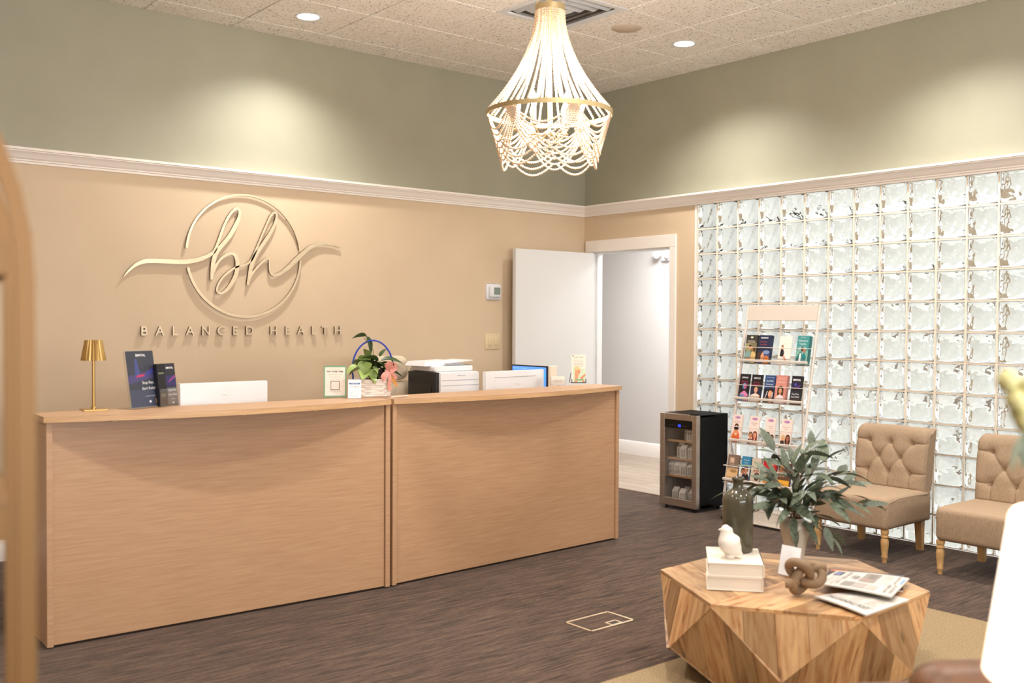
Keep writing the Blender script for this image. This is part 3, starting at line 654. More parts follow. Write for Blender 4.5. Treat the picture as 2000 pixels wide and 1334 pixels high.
# basket with plants
bx = thing('plant_basket', 'white woven basket of potted plants with blue hoop handle and pink bow', 'basket', (-3.352, -1.748, ZC), math.radians(-22))
M_wick = mat('white_wicker', '#F2E8DE', .6)
def wpt(u, z, o=0):   # rounded-rect outline param u 0..1
    a = 2*PI*u; e = 2/4.0; ca, sa = math.cos(a), math.sin(a); k = 1+.10*(z/.1)
    return ((.096+o)*k*math.copysign(abs(ca)**e, ca), (.058+o)*k*math.copysign(abs(sa)**e, sa), z)
B().use(M_wick).add([wpt(i/40, z, -.006) for z in (.002, .092) for i in range(40)], [(i, (i+1) % 40, 40+(i+1) % 40, 40+i) for i in range(40)]+[tuple(range(40))]).obj('liner', parent=bx)
for r_ in range(7):
    b = B().use(M_wick); n = 80; z = .008+r_*.0128; vs = []; fs = []
    for i in range(n):
        o = .0025+.0042*math.sin(PI*(i/4.0+(r_ % 2)))
        for oo, zz in ((o, -.0058), (o+.002, 0), (o, .0058), (o-.004, .0)): q = wpt(i/n, z+zz, oo); vs.append((q[0], q[1], z+zz))
    for i in range(n):
        j = (i+1) % n
        for k in range(4): fs.append((4*i+k, 4*j+k, 4*j+(k+1) % 4, 4*i+(k+1) % 4))
    b.add(vs, fs).obj('woven_band', parent=bx, smooth=50)
B().use(M_wick).tube([wpt(i/40, .096, .002) for i in range(40)], .005, 8, True).obj('rim', parent=bx, smooth=60)
B().use(M_soil).add([wpt(i/40, .085, -.006) for i in range(40)], [tuple(range(40))]).obj('soil', parent=bx)
M_blue = mat('blue_wrap', '#0F36A6', .45)
B().use(M_blue).tube([(-.108+.0*i, 0, .095+.02*i) for i in range(2)]+[(.118*math.cos(a)+.006, 0, .155+.165*math.sin(a)) for a in [PI-PI*i/24 for i in range(25)]]+[(.124, 0, .1)], .0048, 8).obj('hoop_handle', parent=bx, smooth=60)
def leaf_mesh(name, m, L=1, w=.3, bend=.35, fold=.08, n=9, pw=.75):
    vs = []; fs = []
    for i in range(n+1):
        t = i/n; ww = w/2*(math.sin(PI*min(1, t**pw)))**.8 if 0 < i < n else .004
        x = L*t; z = -bend*t*t*L
        vs += [(x, -ww, z+fold*ww), (x, 0, z), (x, ww, z+fold*ww)]
        if i: o = 3*i; fs += [(o-3, o, o+1, o-2), (o-2, o+1, o+2, o-1)]
    return B().use(m).add(vs, fs).mesh(name, 180)
def put_leaf(me, parent, loc, yaw, pitch, roll, s, name='leaf'):
    o = link(name, me, parent, loc, (roll, pitch, yaw)); o.scale = (s, s, s); return o
rd = random.Random(4)
lm_heart = leaf_mesh('leaf', M_leaf2, 1, .82, .35, .25, 9, .62); lm_dark = leaf_mesh('leaf', M_leaf3, 1, .42, .45, .4); lm_mid = leaf_mesh('leaf', M_leaf3, 1, .45, .3, .4)
M_root = mat('nursery_pot', '#20160F', .9)
B().use(M_root).lathe([(.034, .085), (.042, .15), (.038, .15), (.03, .14), (.0001, .14)], 20, (.03, .0, 0)).obj('inner_pot', parent=bx, smooth=40)
for (x, z, s, yw) in ((-.105, .18, .07, 200), (-.085, .165, .075, 160), (-.06, .235, .075, 100), (-.055, .20, .085, 230), (-.075, .15, .07, 260), (-.03, .17, .075, 280), (-.045, .13, .07, 300), (-.06, .27, .06, 60), (-.09, .21, .05, 140), (-.02, .15, .06, 330)):
    put_leaf(lm_heart, bx, (x+.02, -.04+rd.uniform(-.02, .02), z), math.radians(yw), math.radians(rd.uniform(10, 60)), math.radians(rd.uniform(-30, 30)), s*1.2)
for i in range(20):
    a = rd.uniform(-.6, 3.6); put_leaf(lm_dark if i % 2 else lm_mid, bx, (.02+rd.uniform(-.04, .04), rd.uniform(-.03, .02), .15+rd.uniform(0, .06)), a, math.radians(rd.uniform(-35, 25)), rd.uniform(-.5, .5), rd.uniform(.08, .14))
b = B().use(M_leaf3)
b.tube([(.01, 0, .1), (.012, 0, .2), (.005, -.005, .27), (-.02, 0, .31), (-.05, 0, .335)], .0016, 5)
for x in (-.09, -.06, -.05, -.03): b.tube([(x*.4, 0, .09), (x*.8, -.01, .14), (x, -.02, .19)], .0013, 5)
b.obj('stem', parent=bx, smooth=60)
put_leaf(lm_dark, bx, (-.035, 0, .345), math.radians(-10), math.radians(60), .6, .12); put_leaf(lm_dark, bx, (-.03, 0, .345), math.radians(190), math.radians(-10), .7, .095)
put_leaf(lm_mid, bx, (.045, 0, .225), math.radians(10), math.radians(-60), .4, .07); put_leaf(lm_dark, bx, (.05, 0, .2), math.radians(5), math.radians(-20), .2, .11); put_leaf(lm_dark, bx, (.05, -.02, .19), math.radians(-20), math.radians(-5), -.3, .1)
M_rib = mat('pink_satin', '#DE9C90', .35)
def strip(pts, w, nrm=(0, 1, 0)):
    vs = []; fs = []
    for i, q in enumerate(pts):
        q = Vector(q); a = Vector(pts[max(0, i-1)]); c_ = Vector(pts[min(len(pts)-1, i+1)]); d = (c_-a).cross(Vector(nrm)).normalized()*w/2
        vs += [q-d, q+d]
        if i: o = 2*i; fs.append((o-2, o-1, o+1, o))
    return vs, fs
for pts, w in (([(.07, -.07, .15), (.05, -.09, .19), (.075, -.1, .205), (.085, -.08, .16)], .03), ([(.07, -.07, .15), (.10, -.09, .20), (.115, -.085, .17), (.08, -.08, .145)], .032),
               ([(.07, -.07, .15), (.03, -.09, .13), (.02, -.088, .105), (.06, -.08, .14)], .026), ([(.07, -.078, .145), (.075, -.085, .1), (.07, -.082, .05), (.078, -.088, .02)], .026),
               ([(.07, -.078, .145), (.045, -.08, .11), (.03, -.083, .085)], .024), ([(.075, -.075, .15), (.11, -.08, .12), (.12, -.08, .095)], .022)):
    vs, fs = strip(crom([(.085+(q[0]-.07)*.8, q[1], .13+(q[2]-.13)*.85) for q in pts], 5), w*.72, (.3, 1, .2)); B().use(M_rib).add(vs, fs).obj('bow_loop', parent=bx, smooth=180)
put_leaf(leaf_mesh('leaf', noise_mat('autumn_leaf', '#7C7A3A', '#E0803A', 90, rough=.5), 1, .5, .2), bx, (.09, -.06, .13), math.radians(-30), math.radians(50), .3, .09)
put_leaf(lm_mid, bx, (.10, -.05, .2), math.radians(-15), math.radians(25), .3, .06)
# papers on the counter by the basket
t = thing('pen', 'thin pale pen lying on the counter over the seam between the desks', 'pen', (-3.34, -1.925, ZC+.005), math.radians(12))
q = B().use(mat('pink_plastic', '#E8D2C6', .4)).lathe([(.001, 0), (.0042, .012), (.0042, .13), (.003, .142)], 10); q.xf(Matrix.Rotation(PI/2, 4, 'Y')); q.obj('barrel', parent=t, smooth=40)
B().use(M_ghost).rbox(.09, .13, -.0015, .0015, .004, .0058, .0005, 1).obj('clip', parent=t)
# card holder and brochure stand at the right end
t = thing('card_holder', 'clear business card holder with white cards near the right end of the counter', 'card holder', (-1.80, -1.622, ZC), math.radians(-34))
B().use(M_pane).rbox(-.052, .052, -.022, -.019, 0, .035, .001, 1).obj('front_wall', parent=t); B().use(M_pane).rbox(-.052, .052, -.022, .03, 0, .003, .001, 1).obj('base', parent=t); B().use(M_pane).rbox(-.052, .052, .004, .007, 0, .055, .001, 1).obj('back_wall', parent=t)
o = B().use(mat('card_stock', '#EFE8E0', .7)).box(-.046, .046, -.018, .002, .003, .058).obj('card_stack', parent=t); p = Print(-.0185); lines(p, 0, .042, .07, 4, '#CDBFB4', .009, .0018); p.obj('card_print', parent=o)
t = thing('brochure', 'cream brochure with a woman resting her chin, in a black stand at the counter end', 'brochure', (-1.529, -1.545, ZC+.006), math.radians(-36))
B().use(P_('#F0E6D8')).box(-.05, .05, 0, .008, 0, .195).obj('sheets', parent=t, rot=leanm(7))
p = Print(); p.rect(-.05, .05, 0, .195, '#F3E9DC'); p.rect(-.038, .05, 0, .095, '#CFE0C4'); p.text('The TRUTH About', 0, .172, .008, '#4A4038', wmax=.07); p.rect(-.043, -.036, .183, .19, '#4A4038'); lines(p, 0, .155, .075, 5, '#B8A898', .011, .0022)
p.poly([(-.03, .0), (-.01, .0), (.0, .05), (.012, .07), (-.025, .085)], '#E59A6E'); p.ell(-.006, .078, .02, .024, '#E8A070'); p.ell(-.012, .098, .022, .012, '#E8C88A'); p.poly([(.02, .04), (.045, .06), (.05, .05), (.03, .03), (.042, .0), (.03, .0), (.01, .03)], '#D98A5C'); p.rect(-.025, .032, .012, .022, '#7FB07A'); p.ell(.002, .07, .006, .003, '#B8483C')
p.obj('cover_print', parent=t, rot=leanm(7))
t = thing('brochure_stand', 'small black wire stand holding the cream brochure at the counter end', 'stand', (-1.529, -1.545, ZC), math.radians(-36))
b = B().use(M_black); b.rbox(-.052, .052, -.012, .016, 0, .005, .001, 1); b.rbox(-.052, -.047, -.012, -.008, 0, .03, .001, 1); b.rbox(.047, .052, -.012, -.008, 0, .03, .001, 1); b.obj('base', parent=t)
B().use(M_black).tube([(-.047, .012, .003), (-.06, .05, .003), (-.05, .035, .07), (.0, .03, .1)], .0025, 6).obj('back_rest', parent=t)

# monitors, printer, chair behind the desk
def monitor(loc, rz, w, h, label, back=True, screen=None, z0=.80, shell=None):
    t = thing('monitor', label, 'monitor', loc, rz); sh = shell or M_white
    B().use(sh).rbox(-w/2, w/2, -.012, .022, z0-.742, z0-.742+h, .006, 2).obj('shell', parent=t, smooth=40)
    B().use(sh).rbox(-.03, .03, .02 if not back else -.04, .05 if not back else -.012, 0.01, z0-.742+h*.6, .004, 2).obj('stand', parent=t, smooth=40)
    B().use(sh).rbox(-.12, .12, -.09, .09, 0, .012, .004, 2).obj('foot', parent=t, smooth=40); return t
t = monitor((-4.052, -1.32, .742), 0, .517, .325, 'back of a white monitor behind the left desk, right of the dark brochures', z0=.805)
p = Print(-.0125); p.ring(0, .318-.0, .026, .0012, '#CFCBC8', a0=0, a1=2*PI); p.text('DELL', 0, .312, .011, '#C9C5C2', wmax=.034); p.obj('logo', parent=t)
t = monitor((-1.963, -1.36, .742), math.radians(5), .568, .33, 'back of a white monitor behind the right desk, in front of the lit screen', z0=.808)
p = Print(-.0125); p.text('DELL', .02, .295, .014, '#D9C9C2', wmax=.06)
for i in range(34): p.rect(-.2+.0118*i, -.2+.0118*i+.008, .352, .355, '#5A5450')
p.obj('vent_slots', parent=t)
t = thing('monitor', 'monitor with a lit blue screen turned sideways behind the right desk', 'monitor', (-1.585, -1.075, .742), math.radians(-90))
B().use(M_blackm).rbox(-.19, .205, -.008, .02, .10, .412, .004, 2).obj('shell', parent=t, smooth=40)
B().use(mat('screen_blue', '#4C86E8', .4, emit='#5C94F0', estr=.85)).box(-.182, .197, -.0095, -.008, .112, .403).obj('screen', parent=t)
sc2 = mat('screen_light', '#7FB0F0', .4, emit='#8FBCF4', estr=.9); sc3 = mat('screen_teal', '#2A9CC8', .4, emit='#38A8D0', estr=.8)
b = B(); b.use(sc2)
for i in range(4): b.box(-.17+.04*i, -.14+.04*i, -.0102, -.0096, .386, .390)
b.box(.12, .14, -.0102, -.0096, .2, .34); b.use(sc3).box(.12, .195, -.0104, -.0098, .335, .355); b.box(.165, .185, -.0104, -.0098, .31, .325); b.obj('screen_text', parent=t)
B().use(M_blackm).rbox(-.03, .03, .018, .04, .01, .3, .004).obj('stand', parent=t); B().use(M_blackm).rbox(-.1, .1, -.05, .1, 0, .012, .004).obj('foot', parent=t)
t = thing('desk_organizer', 'narrow cream upright box right of the lit blue screen', 'box', (-1.695, -1.47, .742), 0)
B().use(mat('cream_board', '#EBDCC8', .6)).rbox(-.03, .03, .0, .03, 0, .425, .003, 1).obj('body', parent=t)
t = thing('printer', 'white office printer with black front panel behind the desks', 'printer', (-2.505, -1.225, .742), 0)
B().use(M_white).rbox(0.012, .34, 0, .34, 0, .392, .012, 2).obj('body', parent=t, smooth=40)
B().use(M_blackm).rbox(-.012, .02, .02, .355, .14, .39, .005, 2).obj('front_panel', parent=t, smooth=40)
B().use(M_black).rbox(-.016, -.01, .07, .26, .19, .3, .002, 1).obj('output_slot', parent=t)
b = B().use(mat('light_line', '#9FA6B4', .5))
for z in (.30, .335, .2): b.box(.02, .33, -.001, .002, z, z+.003)
b.box(.15, .22, -.0015, .001, .366, .37); b.obj('panel_seams', parent=t)
B().use(M_white).rbox(.0, .33, .06, .36, .392, .43, .01, 2).obj('scanner_bed', parent=t, smooth=40)
b = B().use(M_white); b.add([(-.05, .1, .43), (.30, .1, .43), (.30, .34, .43), (-.05, .34, .43), (-.03, .12, .458), (.22, .12, .466), (.22, .33, .466), (-.03, .33, .458)], [(3, 2, 1, 0), (4, 5, 6, 7), (0, 1, 5, 4), (1, 2, 6, 5), (2, 3, 7, 6), (3, 0, 4, 7)]); b.obj('document_feeder', parent=t)
b = B().use(mat('tray_grey', '#7A7F86', .5)).rbox(.1, .33, .09, .33, .418, .434, .003, 1); b.obj('paper_tray', parent=t)
b = B().use(M_white).add([(.12, .08, .445), (.345, .08, .462), (.345, .32, .462), (.12, .32, .445), (.12, .08, .450), (.345, .08, .467), (.345, .32, .467), (.12, .32, .450)], [(3, 2, 1, 0), (4, 5, 6, 7), (0, 1, 5, 4), (1, 2, 6, 5), (2, 3, 7, 6), (3, 0, 4, 7)]); b.obj('feeder_tray', parent=t)
t = thing('office_chair', 'cream upholstered office chair with a rolled headrest behind the plant basket', 'chair', (-2.565, -.53, 0), math.radians(172))
B().use(M_cream).rbox(-.235, .235, -.28, .22, .44, .54, .045, 4).obj('seat', parent=t, smooth=60)
q = B().use(M_cream).rbox(-.25, .25, -.06, .06, .5, 1.055, .05, 4); q.obj('backrest', parent=t, loc=(0, .2, 0), smooth=60)
B().use(M_cream).rbox(-.15, .15, -.075, .065, 1.062, 1.232, .06, 5).obj('headrest', parent=t, loc=(0, .2, 0), smooth=60)
B().use(M_steel).lathe([(.028, .1), (.028, .44)], 16).obj('gas_lift', parent=t, smooth=40)
for k in range(5):
    a = 2*PI*k/5; o = B().use(M_steel).tube([(0, 0, .11), (.28*math.cos(a), .28*math.sin(a), .075)], .018, 8).obj('leg', parent=t, smooth=40)
    q = B().use(M_blackm).lathe([(.03, -.015), (.03, .015)], 14); q.xf(Matrix.Translation((.28*math.cos(a), .28*math.sin(a), .03)) @ Matrix.Rotation(PI/2, 4, 'X')); q.obj('caster', parent=o, smooth=40)
for sx in (-1, 1): B().use(M_cream).rbox(sx*.26-.03, sx*.26+.03, -.2, .18, .66, .70, .015, 3).obj('armrest', parent=t, smooth=60)

# ------------------------------------------------------------------ wine cooler with boxed water
RZ = math.radians(-90)
fr = thing('beverage_cooler', 'small black beverage cooler with steel-framed glass door standing beside the doorway', 'cooler', (-.39, -1.288, 0), RZ)
FW, FD, FH = .374, .38, .757
M_bk = mat('cooler_black', '#070708', .6, spec=.25); M_in = mat('cooler_liner', '#8A8480', .6)
b = B().use(M_bk)
b.rbox(0, .018, .045, FD, .03, FH, .003, 1); b.rbox(FW-.018, FW, .045, FD, .03, FH, .003, 1); b.rbox(.0, FW, .045, FD, FH-.02, FH-.001, .003, 1); b.rbox(0, FW, FD-.02, FD, .03, FH, .002, 1); b.rbox(0, FW, .06, FD, .03, .055, .002, 1)
b.obj('cabinet', parent=fr)
b = B().use(M_in); b.box(.019, .022, .05, FD-.022, .056, FH-.022); b.box(FW-.022, FW-.019, .05, FD-.022, .056, FH-.022); b.box(.019, FW-.019, FD-.026, FD-.022, .056, FH-.022); b.obj('liner', parent=fr)
d = B().use(M_steel)
fo = [(0, 0), (FW, 0), (FW, 1), (0, 1)]
z0, z1, m_ = .032, FH-.001, .046
for x0, x1, za, zb in ((0, m_, z0, z1), (FW-m_, FW, z0, z1), (m_, FW-m_, z1-m_, z1), (m_, FW-m_, z0, z0+.058)): d.rbox(x0, x1, 0, .042, za, zb, .002, 1)
d.obj('door_frame', parent=fr)
B().use(mat('tint', '#000000', .1)).box(m_, FW-m_, .004, .012, .645, z1-m_).obj('display_panel', parent=fr)
p = Print(.0035); p.y = .0038
dm = mat('led_blue', '#3A50FF', .4, emit='#3A55FF', estr=1.6)
b = B().use(dm)
for x in (.185, .2): b.box(x, x+.010, .0028, .0036, .672, .675); b.box(x, x+.0025, .0028, .0036, .664, .674); b.box(x+.008, x+.010, .0028, .0036, .658, .674); b.box(x, x+.01, .0028, .0036, .657, .66)
b.obj('display_digits', parent=fr)
b = B().use(P_('#6A6A72'))
for x in (.10, .125, .15, .235, .26): b.box(x, x+.005, .003, .0036, .663, .668)
b.obj('display_marks', parent=fr)
B().use(M_pane).box(m_, FW-m_, .016, .020, z0+.058, z1-m_).obj('glass_pane', parent=fr)
B().use(M_bk).rbox(FW-.075, FW-.01, .01, .06, FH-.002, FH+.009, .002, 1).obj('hinge_cover', parent=fr)
b = B().use(M_black)
for x in (.03, FW-.06):
    for y in (.04, FD-.06): B().use(M_black).lathe([(.015, 0), (.015, .034)], 12, (x+.015, y, 0)).obj('foot', parent=fr)
M_shelf = mat('beech_shelf', '#C09A72', .5); SHZ = (.545, .405, .268)
for z in SHZ:
    o = B().use(M_shelf).rbox(.024, FW-.024, .055, .08, z-.018, z, .002, 1).obj('shelf', parent=fr)
    w_ = B().use(M_steel)
    for i in range(7): w_.box(.03+.05*i, .034+.05*i, .08, FD-.03, z-.008, z-.004)
    w_.obj('wire_rack', parent=o)
def carton():
    t = thing('water_carton', 'x', 'carton', (0, 0, 0), RZ, group='boxed water cartons in the cooler')
    w = .027; h = .078
    B().use(mat('carton_white', '#DEDAD4', .6)).add([(-w, -w, 0), (w, -w, 0), (w, w, 0), (-w, w, 0), (-w, -w, h), (w, -w, h), (w, w, h), (-w, w, h), (-w, 0, h+.022), (w, 0, h+.022), (-w, -.001, h+.03), (w, -.001, h+.03), (w, .002, h+.03), (-w, .002, h+.03)],
        [(3, 2, 1, 0), (0, 1, 5, 4), (1, 2, 6, 5), (2, 3, 7, 6), (3, 0, 4, 7), (4, 5, 9, 8), (6, 7, 8, 9), (5, 6, 9), (7, 4, 8), (8, 9, 11, 10), (9, 8, 13, 12), (10, 11, 12, 13)]).obj('box', parent=t)
    for ang, ox in ((0, 0), (-90, 0)):
        p = Print(-w-.0002); q = Print(-w-.0002)
        q.text('BOXED', .04, .006, .014, '#2E2A28', wmax=.062, bold=.01); q.text('WATER', .04, -.016, .014, '#2E2A28', wmax=.062, bold=.01)
        q.xf(Matrix.Rotation(math.radians(90), 4, 'Y')); q.xf(Matrix.Translation((0, 0, .078))); q.xf(Matrix.Rotation(math.radians(ang), 4, 'Z')); q.obj('lettering', parent=t)
    return t
ct = carton(); used = False
names = {0: 'top shelf', 1: 'second shelf', 2: 'third shelf', 3: 'floor'}
rowsC = [(.545, [(.235, .17), (.298, .12), (.245, .24)]), (.405, [(.165, .16), (.215, .22), (.235, .115), (.298, .135)]), (.268, [(.105, .13), (.168, .125), (.232, .12), (.296, .13), (.2, .2)]), (.058, [(.135, .14), (.195, .2), (.232, .11), (.296, .15)])]
ordw = ['leftmost', 'second from left', 'third from left', 'fourth from left', 'fifth from left']
for r_, (z, L_) in enumerate(rowsC):
    for k, (x, y) in enumerate(sorted(L_)):
        o = ct if not used else dup(ct); used = True
        x -= .045; y -= .035; o.location = (-.39+y, -1.288-x, z); o.rotation_euler = (0, 0, RZ+rd.uniform(-.12, .12))
        o['label'] = 'white water carton on the cooler %s, %s' % (names[r_], ordw[k])

# ------------------------------------------------------------------ brochure rack
RX, RY = -.405, -2.27
rk = thing('brochure_rack', 'tall leaning white wire literature rack in front of the glass blocks', 'rack', (RX, RY, 0), RZ)
LA = math.atan2(.255, 1.3); M_wr = mat('white_wire', '#DED4CB', .4)
def ry(z): return .255*(z-.3)/1.3
for sx in (-1, 1):
    x = sx*.31
    B().use(M_wr).tube([(x, ry(1.605), 1.605), (x, ry(1.0), 1.0), (x, 0, .31), (x, -.02, .20), (x, .0, .12), (x, .05, .07), (x, .2, .06)], .0105, 8).obj('post', parent=rk, smooth=60)
    b = B().use(M_wr)
    b.tube([(x, .2, .06), (x, .17, .25), (x, .06, .55)], .008, 6); b.obj('rear_brace', parent=rk, smooth=60)
    for y in (-.0, .2):
        q = B().use(M_blackm).lathe([(.022, -.009), (.022, .009)], 14); q.xf(Matrix.Translation((x+sx*.02, y, .022)) @ Matrix.Rotation(PI/2, 4, 'Y')); q.obj('caster', parent=rk, smooth=40)
B().use(mat('cream_header', '#D3C8BD', .5)).rbox(-.30, .30, -.008, .0, 0, .118, .002, 1).obj('header_panel', parent=rk, loc=(0, ry(1.49), 1.49), rot=(-LA, 0, 0))
M_mesh = noise_mat('perforated_white', '#BDB4A8', '#E2DAD0', 300, rough=.5, lo=.45, hi=.55)
b = B().use(M_mesh); b.add([(-.30, -.03, .025), (.30, -.03, .025), (.30, .02, .105), (-.30, .02, .105), (-.30, .19, .105), (.30, .19, .105)], [(0, 1, 2, 3), (3, 2, 5, 4)]); b.obj('bottom_tray', parent=rk)
B().use(M_wr).tube([(-.30, .02, .107), (.30, .02, .107)], .005, 6).obj('tray_rail', parent=rk); B().use(M_wr).tube([(-.30, -.03, .022), (.30, -.03, .022)], .005, 6).obj('tray_rail', parent=rk)
ROWS = (1.188, .909, .602, .314)
for z in ROWS:
    o = B().use(M_wr).rbox(-.30, .30, -.062, -.052, -.002, .016, .002, 1).obj('shelf_rail', parent=rk, loc=(0, ry(z), z))
    b = B().use(M_wr); b.tube([(-.30, -.0, .105), (-.30, -.05, .105), (.30, -.05, .105), (.30, 0, .105)], .0025, 6)
    for i in range(5): x = -.29+.145*i; b.tube([(x, -.055, .0), (x, .0, -.012), (x, .012, .02)], .002, 5)
    b.obj('wire_guard', parent=rk, loc=(0, ry(z), z))
    b = B().use(M_wr)
    for i in range(24): x = -.288+.025*i; b.box(x, x+.002, -.056, .0, -.018, -.016)
    for y in (-.055, -.03, -.002): b.box(-.3, .3, y, y+.002, -.0195, -.0165)
    b.obj('shelf_wires', parent=rk, loc=(0, ry(z), z))
    B().use(M_pane).box(-.295, .295, -.051, -.049, -.012, .03).obj('clear_lip', parent=rk, loc=(0, ry(z), z))
def rb(row, x, w, h, side, label, draw, th=.022, n=None, dz=0):
    z = ROWS[row]+dz; y = ry(z)
    wx = RX + (y-.042); wy = RY - x
    t = thing('brochure', label, 'brochure', (wx, wy, z-.012), RZ, 'brochures in the rack')
    rot = (-LA, 0, 0)
    B().use(P_(side)).box(0, w, 0, th, 0, h).obj('sheets', parent=t, rot=rot)
    p = Print(lim=(w, h)); draw(p, w, h); p.obj('cover_print', parent=t, rot=rot); return t
def bg(c): return lambda p, w, h: p.rect(0, w, 0, h, c)
def c1(p, w, h):
    p.rect(0, w, 0, h, '#3A352E'); p.rect(0, w, 0, h*.72, '#7C7454'); p.ell(.03, .12, .03, .03, '#A59B6C'); p.rect(w*.4, w*.6, h*.88, h*.94, '#E8E4DC'); lines(p, w/2, h*.78, w*.7, 2, '#D8D2C4', .009, .003)
    p.poly([(.0, 0), (.06, 0), (.055, .085), (.02, .095), (0, .07)], '#7FA09A'); p.ell(.045, .118, .013, .017, '#D0966C'); p.ell(.043, .131, .013, .009, '#3A2A1E'); p.poly([(0, .03), (.055, .045), (.055, .03), (0, .015)], '#C98558')
    p.poly([(.055, 0), (.1, 0), (.1, .07), (.08, .09), (.06, .08)], '#D9B878'); p.ell(.075, .105, .012, .016, '#C98F66'); p.ell(.082, .105, .013, .02, '#5A3A20')
def c2(p, w, h):
    p.rect(0, w, 0, h, '#1E2748'); p.text('EXOMIND', w*.45, h*.88, .011, '#E8ECF4', wmax=w*.6, bold=.03); p.text('Transform', w*.4, h*.74, .012, '#B8504A', wmax=w*.6); p.text('Your Mind', w*.4, h*.64, .012, '#B8504A', wmax=w*.55)
    p.poly([(0, .02), (.03, .08), (.08, .1), (w, .09), (w, .03), (.05, .0), (0, 0)], '#3D4E7C'); p.ell(.02, .05, .022, .045, '#4A3026'); p.poly([(.03, .02), (.05, .02), (.06, .06), (.045, .085), (.03, .06)], '#D99A72'); p.poly([(.05, 0), (.1, 0), (.105, .045), (.08, .06), (.06, .05)], '#DB7A30'); p.ell(.075, .085, .03, .014, '#7F96BE')
def c3(p, w, h):
    p.rect(0, w, 0, h, '#F2EAE0'); p.text('Skin Renewal', w/2, h*.88, .006, '#D8CCC0', wmax=w*.6); lines(p, w/2, h*.74, w*.5, 2, '#DDD3C8', .01, .002)
    p.ell(.032, .122, .010, .014, '#D9A07C'); p.ell(.031, .134, .010, .007, '#8A5A3A'); p.poly([(.015, .06), (.045, .055), (.052, .085), (.04, .11), (.02, .11)], '#221C1E'); p.poly([(.04, .06), (.055, .065), (.085, .01), (.075, .005)], '#E0A088'); lines(p, w*.6, h*.42, w*.4, 2, '#E0D6CA', .02, .0015)
def c4(p, w, h):
    p.rect(0, w, 0, h, '#3F9090'); p.rect(0, w, 0, h*.5, '#7FB0A4'); p.text('ClearTouch', w/2, h*.93, .007, '#E8F2F0', wmax=w*.5); p.text('Welcome to', w/2, h*.8, .014, '#E8F2F0', wmax=w*.78); p.text('TrueFix.', w/2, h*.69, .014, '#E8F2F0', wmax=w*.6); lines(p, w/2, h*.6, w*.7, 3, '#C8E0DC', .009, .004)
    p.poly([(.0, .02), (.03, .0), (.05, 0), (.052, .08), (.035, .1), (.005, .05)], '#17706C'); p.poly([(.025, .0), (.045, .0), (.045, .085), (.032, .085)], '#E8ECEC'); p.ell(.05, .115, .012, .016, '#4A3226'); p.poly([(.052, 0), (.085, 0), (.085, .06), (.07, .09), (.055, .075)], '#0E7C7E'); p.ell(.068, .105, .011, .016, '#B87858'); p.rect(.02, .045, 0, .02, '#8E96B4')
def c5(p, w, h):
    p.rect(0, w, 0, h, '#18141C'); p.text('EMFACE', w/2, h*.84, .011, '#E8E4EA', wmax=w*.6, bold=.03); p.text('Radiate Now', w/2, h*.7, .009, '#D8305A', wmax=w*.6); p.text('& Look Better', w/2, h*.63, .008, '#D8305A', wmax=w*.6)
    p.ell(.048, .11, .017, .024, '#5A8AB8'); p.ell(.056, .108, .011, .02, '#C8588A'); p.poly([(.01, .0), (.09, 0), (.085, .05), (.055, .075), (.04, .07), (.015, .05)], '#D880B0'); p.poly([(.005, .0), (.045, 0), (.05, .05), (.015, .045)], '#6A94C8'); p.rect(.012, .06, .012, .024, '#1C1018')
def c6(p, w, h):
    p.rect(0, w, 0, h, '#18141C'); p.text('EMFACE', w/2, h*.84, .011, '#E8E4EA', wmax=w*.6, bold=.03); p.text('Needle Free', w/2, h*.68, .009, '#D82C50', wmax=w*.6); p.text('& Painless Skin', w/2, h*.61, .008, '#D82C50', wmax=w*.65)
    p.rect(0, w, 0, h*.5, '#232440'); p.ell(w/2, .098, .022, .024, '#1E1614'); p.ell(w/2, .088, .016, .021, '#DDA684'); p.rect(w/2-.008, w/2+.008, .05, .075, '#D49A78'); p.poly([(.002, 0), (w-.002, 0), (w-.006, .045), (w*.65, .058), (w*.35, .058), (.006, .045)], '#EBDCCB'); p.poly([(w-.014, 0), (w-.002, 0), (w-.006, .045), (w-.014, .05)], '#D0926C')
def c7(p, w, h):
    p.rect(0, w, 0, h, '#2B4A7C'); p.text('EMFACE  FOREHEAD', w*.55, h*.9, .006, '#C8D4E8', wmax=w*.8); p.text('Say Hello!', w*.5, h*.76, .014, '#E8EEF6', wmax=w*.68); p.text('Forehead', w*.5, h*.64, .013, '#DCE6F2', wmax=w*.68)
    p.rect(0, w, 0, h*.5, '#161422'); p.ell(.06, .075, .027, .036, '#2A1A16'); p.ell(.058, .062, .018, .027, '#E0A584'); p.poly([(.05, .0), (.08, 0), (.075, .03), (.055, .035)], '#D89C78'); p.poly([(.008, .01), (.014, .01), (.035, .08), (.03, .085)], '#D8D4DC'); p.ell(.056, .047, .008, .003, '#C04A48'); p.poly([(.075, .03), (.08, .04), (.083, .08), (.078, .08)], '#D8DCE4')
def c8(p, w, h):
    p.rect(0, w, 0, h, '#D08A7E'); p.text('SkinTone Lift', w/2, h*.86, .008, '#F0D4CC', wmax=w*.7); p.text('CONTOUR', w/2, h*.72, .010, '#F0D8D0', wmax=w*.7)
    p.ell(w/2, .095, .026, .034, '#3E2418'); p.ell(w*.36, .075, .012, .02, '#3E2418'); p.ell(w*.66, .075, .012, .02, '#3E2418'); p.ell(w/2, .09, .014, .02, '#D89C78'); p.rect(w/2-.006, w/2+.006, .06, .075, '#D0926E'); p.poly([(0, 0), (.085, 0), (.08, .045), (w*.6, .062), (w*.4, .062), (.01, .04)], '#E9D8D8'); p.ell(w/2, .0785, .006, .0025, '#B8403C')
